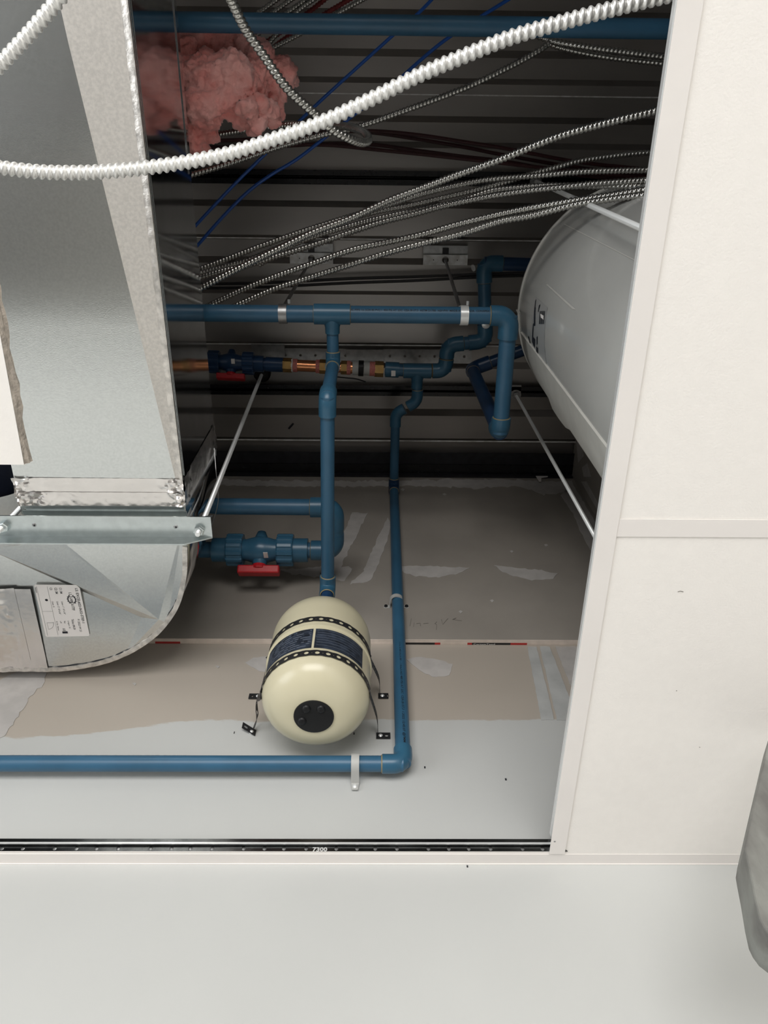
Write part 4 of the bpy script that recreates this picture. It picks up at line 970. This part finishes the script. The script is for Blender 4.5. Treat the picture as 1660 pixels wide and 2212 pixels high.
# ------------------------------------------------------------------ armoured cables
def cable(pts, r, pitch, m, label, per=6, seg=10, amp=0.13, group='armoured cables in the ceiling void', name='armoured_cable'):
    P = [az(p[0], p[1], p[2]) for p in pts]
    o = corrugated(MB(), P, r, pitch, per, seg, amp*1.35).build(name, M[m], smooth=True, angle=75)
    return tag(o, label, 'cable', group)
def hs_(pts, h0, h1):
    n = len(pts); return [(x, y, h0 + (h1 - h0)*i/(n-1)) for i, (x, y) in enumerate(pts)]
cable(hs_([(-110,340),(-40,355),(0,362),(100,372),(220,371),(350,358),(480,335),(600,298),(700,262),(800,215),(900,165),(1000,122),(1100,82),(1200,52),(1300,25),(1420,-5),(1540,-32)], 1.0, 1.0), 0.0072, 0.0088, 'conduit_near',
      'thick bright armoured cable sweeping across the front from the duct to the top', 8, 14, 0.15)
cable(hs_([(-60,200),(0,140),(60,76),(120,6),(160,-45)], 1.0, 0.98), 0.0068, 0.0085, 'conduit_near', 'bright armoured cable crossing the top left corner in front of the duct', 8, 14, 0.15)
cable([(480,-40,1.12),(500,0,1.15),(530,62,1.18),(570,120,1.2),(620,190,1.22),(680,245,1.25),(722,282,1.27),(757,300,1.29),(782,308,1.32),(796,303,1.36),(792,290,1.41),(772,279,1.47),(742,272,1.55),(700,269,1.65),(650,269,1.70),(590,273,1.74),(530,281,1.76),(478,289,1.78),(420,300,1.80)], 0.0058, 0.0070, 'conduit',
      'armoured cable dropping over the pink insulation and looping back', 6, 12, 0.14)
cable(hs_([(380,388),(416,377),(500,352),(600,318),(690,293),(760,278),(850,248),(1000,192),(1100,145),(1160,112),(1186,94)], 1.70, 1.80), 0.0056, 0.0078, 'conduit', 'armoured cable from the duct top rising to the knot near the tee', 6, 10)
cable(hs_([(1150,72),(1190,88),(1250,99),(1350,112),(1450,124),(1540,132)], 1.82, 1.75), 0.0055, 0.0082, 'conduit', 'upper of two dark armoured cables below the top blue pipe', 5, 8)
cable(hs_([(1186,94),(1220,105),(1300,121),(1380,131),(1450,138),(1540,146)], 1.83, 1.77), 0.0055, 0.0082, 'conduit', 'lower of two dark armoured cables below the top blue pipe', 5, 8)
G = [
 ([(395,640),(432,623),(500,588),(594,542),(676,503),(760,471),(840,434),(914,406),(996,375),(1080,345),(1200,297),(1300,268),(1430,236),(1520,212)], 1.64, 1.50, 0.0062, 'thickest armoured cable climbing from the duct to the upper right'),
 ([(395,590),(432,581),(500,556),(563,532),(645,503),(727,477),(790,458),(842,442),(914,419),(996,399),(1060,388),(1167,379),(1260,371),(1412,367),(1500,366)], 1.82, 1.72, 0.0058, 'armoured cable nearest under the thickest one, uppermost at the duct'),
 ([(395,602),(432,590),(502,571),(543,559),(620,527),(700,493),(791,463),(880,445),(945,430),(1010,415),(1080,397),(1158,373),(1207,360),(1260,346),(1350,334),(1417,329),(1500,326)], 1.92, 1.85, 0.0058, 'armoured cable bending upwards to the right in front of the maroon cables'),
 ([(395,610),(432,599),(481,585),(543,571),(594,555),(676,530),(760,501),(822,481),(894,463),(960,445),(1060,424),(1149,411),(1216,404),(1283,397),(1403,389),(1500,384)], 1.80, 1.62, 0.0058, 'armoured cable ending just above the heater on the right'),
 ([(560,572),(645,524),(760,487),(822,471),(914,451),(996,434),(1060,413),(1127,405),(1194,401),(1283,402),(1403,402),(1500,404)], 1.90, 1.60, 0.0056, 'thin armoured cable tucked among the middle bundle'),
 ([(410,680),(449,661),(522,627),(594,598),(676,569),(760,540),(842,522),(914,506),(996,483),(1080,463),(1149,449),(1238,434),(1327,421),(1403,408),(1500,392)], 1.76, 1.48, 0.0058, 'upper of the two low armoured cables crossing the deck brackets'),
 ([(460,684),(506,662),(594,624),(676,598),(760,571),(842,545),(914,526),(996,506),(1080,479),(1149,466),(1238,443),(1327,429),(1403,420),(1500,408)], 1.74, 1.47, 0.0058, 'lowest armoured cable crossing in front of the deck brackets'),
]
for pts, h0, h1, r, lab_ in G: cable(hs_(pts, h0, h1), r, 0.0078, 'conduit', lab_, 6, 9)
# bundle behind the insulation at the top
top_l = ['leftmost thin armoured cable of the bundle behind the top blue pipe', 'second thin armoured cable of the bundle behind the top blue pipe', 'third thin armoured cable of the bundle behind the top blue pipe', 'fourth thin armoured cable of the bundle behind the top blue pipe']
for i, (x0, y0, x1, y1) in enumerate(((480,90,640,-30),(500,95,670,-30),(520,100,700,-28),(560,120,725,-30))):
    xm, ym = ((568,21),(593,25),(621,27),(639,28))[i]
    cable([(x0,y0,1.98),(xm,ym,2.0),(x1,y1,2.02)], 0.0050, 0.0070, 'conduit', top_l[i], 5, 8)
for i, (pts) in enumerate(([(545,110),(580,88),(666,27),(715,-12)], [(555,130),(624,78),(704,29),(770,-10)])):
    cable(hs_(pts, 2.05 + 0.04*i, 2.05 + 0.04*i), 0.0050, 0.0075, 'red_armour', ('dark red armoured cable rising right of the top bundle', 'outer dark red armoured cable rising right of the top bundle')[i], 5, 8)
cable(hs_([(545,125),(581,108),(620,88),(658,68),(760,12),(800,-10)], 1.97, 2.0), 0.0048, 0.0070, 'conduit', 'thin armoured cable below the red ones at the top', 5, 8)
def wire(pts, r, m, label, group, cat='cable', name='cable'):
    o = MB().tube(spline([az(*p) for p in pts], 0.012), r, 8).build(name, M[m]); return tag(o, label, cat, group)
wire(hs_([(395,520),(424,486),(500,405),(569,337),(656,253),(710,202),(855,71),(906,27),(960,-30)], 1.88, 1.92), 0.0036, 'blue_wire', 'upper left of the two thin bright blue cables', 'blue data cables')
wire(hs_([(395,565),(427,530),(480,470),(535,415),(585,378),(640,345),(690,307),(770,244),(842,189),(960,88),(1105,-5),(1150,-35)], 1.90, 1.95), 0.0037, 'blue_wire', 'lower right of the two thin bright blue cables', 'blue data cables')
for pts, lab_ in (([(430,305),(560,300),(700,288),(800,283),(900,291),(1000,306),(1100,322),(1250,350),(1420,368)], 'uppermost maroon cable sagging under the deck'),
                  ([(430,318),(560,318),(700,311),(800,312),(900,325),(1000,338),(1100,350),(1250,378),(1420,396)], 'lowest maroon cable sagging under the deck'),
                  ([(640,292),(720,284),(800,286),(900,300),(1000,317),(1100,337),(1250,362),(1420,384)], 'middle maroon cable sagging under the deck'),
                  ([(640,312),(720,314),(800,322),(900,332),(1000,343),(1100,354),(1250,371),(1420,388)], 'maroon cable just above the lowest one under the deck')):
    hm = 2.18 + 0.012*('upper' in lab_) + 0.024*('lowest maroon' in lab_) + 0.036*('middle' in lab_)
    wire(hs_(pts, hm, hm), 0.0046, 'red_wire', lab_, 'maroon cables under the deck')
for pts, lab_ in (([(400,614),(500,613),(600,610),(760,602),(900,598),(1050,592),(1200,588)], 'upper black cable lying under the deck by the brackets'),
                  ([(400,622),(500,622),(600,619),(760,611),(900,606),(1050,598),(1200,594)], 'lower black cable lying under the deck by the brackets')):
    wire(hs_(pts, 2.25, 2.25), 0.0042, 'black_wire', lab_, 'black cables under the deck')

# ------------------------------------------------------------------ pink insulation
def insulation():
    bm = bmesh.new(); rnd = random.Random(11)
    out = [(392,120,40,1.72),(420,100,40,1.74),(470,100,36,1.74),(520,110,34,1.74),(560,140,36,1.73),(600,165,30,1.73),(622,172,20,1.74),(400,180,46,1.69),(450,170,50,1.68),(500,170,48,1.68),(545,180,42,1.70),(590,205,30,1.72),
           (400,240,40,1.68),(440,230,42,1.66),(490,215,40,1.67),(530,225,36,1.68),(570,240,26,1.68),(585,262,14,1.68),(552,266,20,1.66),(520,252,20,1.67),(415,285,34,1.68),(450,282,24,1.68),(410,318,20,1.70),(428,312,20,1.69),(600,236,16,1.72),(535,235,20,1.64),(562,225,16,1.66),
           (350,130,50,1.78),(340,220,55,1.78),(360,280,40,1.76)]
    for x, y, rp, h in out:
        c = az(x, y, h); r = rp/F_PX*h*0.98
        mt_ = Matrix.Translation(c) @ Matrix.Rotation(rnd.uniform(0, 6), 4, 'Z') @ Matrix.Diagonal((r*rnd.uniform(0.95,1.1), r*rnd.uniform(0.95,1.1), r*0.8, 1))
        bmesh.ops.create_icosphere(bm, subdivisions=3, radius=1.0, matrix=mt_)
    me = bpy.data.meshes.new('insulation_batt'); org = az(480, 190, 1.62); org.z = 1.62
    for v in bm.verts: v.co -= org
    bm.to_mesh(me); bm.free(); me.materials.append(M['wool'])
    o = bpy.data.objects.new('tmp', me); COL.objects.link(o)
    m = o.modifiers.new('r', 'REMESH'); m.mode = 'VOXEL'; m.voxel_size = 0.0034
    dg = bpy.context.evaluated_depsgraph_get(); me2 = bpy.data.meshes.new_from_object(o.evaluated_get(dg)); bpy.data.objects.remove(o)
    me2.name = 'insulation_batt'
    nrm = [v.normal.copy() for v in me2.vertices]
    for v, n_ in zip(me2.vertices, nrm):
        p = v.co + org
        d = noise.noise(p*20)*0.014 + noise.noise(p*48)*0.009 + noise.noise(p*110)*0.006 + noise.noise(p*240)*0.0042
        v.co += n_*d
    me2.polygons.foreach_set('use_smooth', [True]*len(me2.polygons))
    o = bpy.data.objects.new('insulation_batt', me2); COL.objects.link(o); o.location = org + V(0,0,CZ)
    tag(o, 'torn lump of pink glass wool insulation behind the duct edge', 'insulation')
    # darker specks of dirt
    for x, y in ((528,157),(518,173),(474,178),(416,96),(446,168)):
        c = az(x, y, 1.63); 
insulation()

# ------------------------------------------------------------------ mottled grey object at the right picture edge
yg = 0.69
gp = [ay(x, y, yg) for x, y in ((1668,1572),(1660,1606),(1632,1728),(1613,1812),(1610,1832),(1613,1848),(1622,1890),(1632,1945),(1641,1982),(1650,2000),(1664,2018),(1720,2060),(1800,2000),(1800,1585))]
gt = thing('grey_panel', gp[11], '', 'panel')
gb = MB().prism(gp, (0, 0.05, 0)); go = gb.build('sheet', M['concrete'], gt, smooth=False)
bv = go.modifiers.new('b', 'BEVEL'); bv.width = 0.003; bv.segments = 3
MB().box((gp[12].x - 0.01, yg + 0.01, gp[12].z + 0.01), (1.70, yg + 0.04, gp[12].z + 0.05)).build('support_arm', M['dull_zinc'], gt, smooth=False)
go = gt
tag(go, 'mottled grey panel poking in at the right picture edge in front of the wall', 'panel')
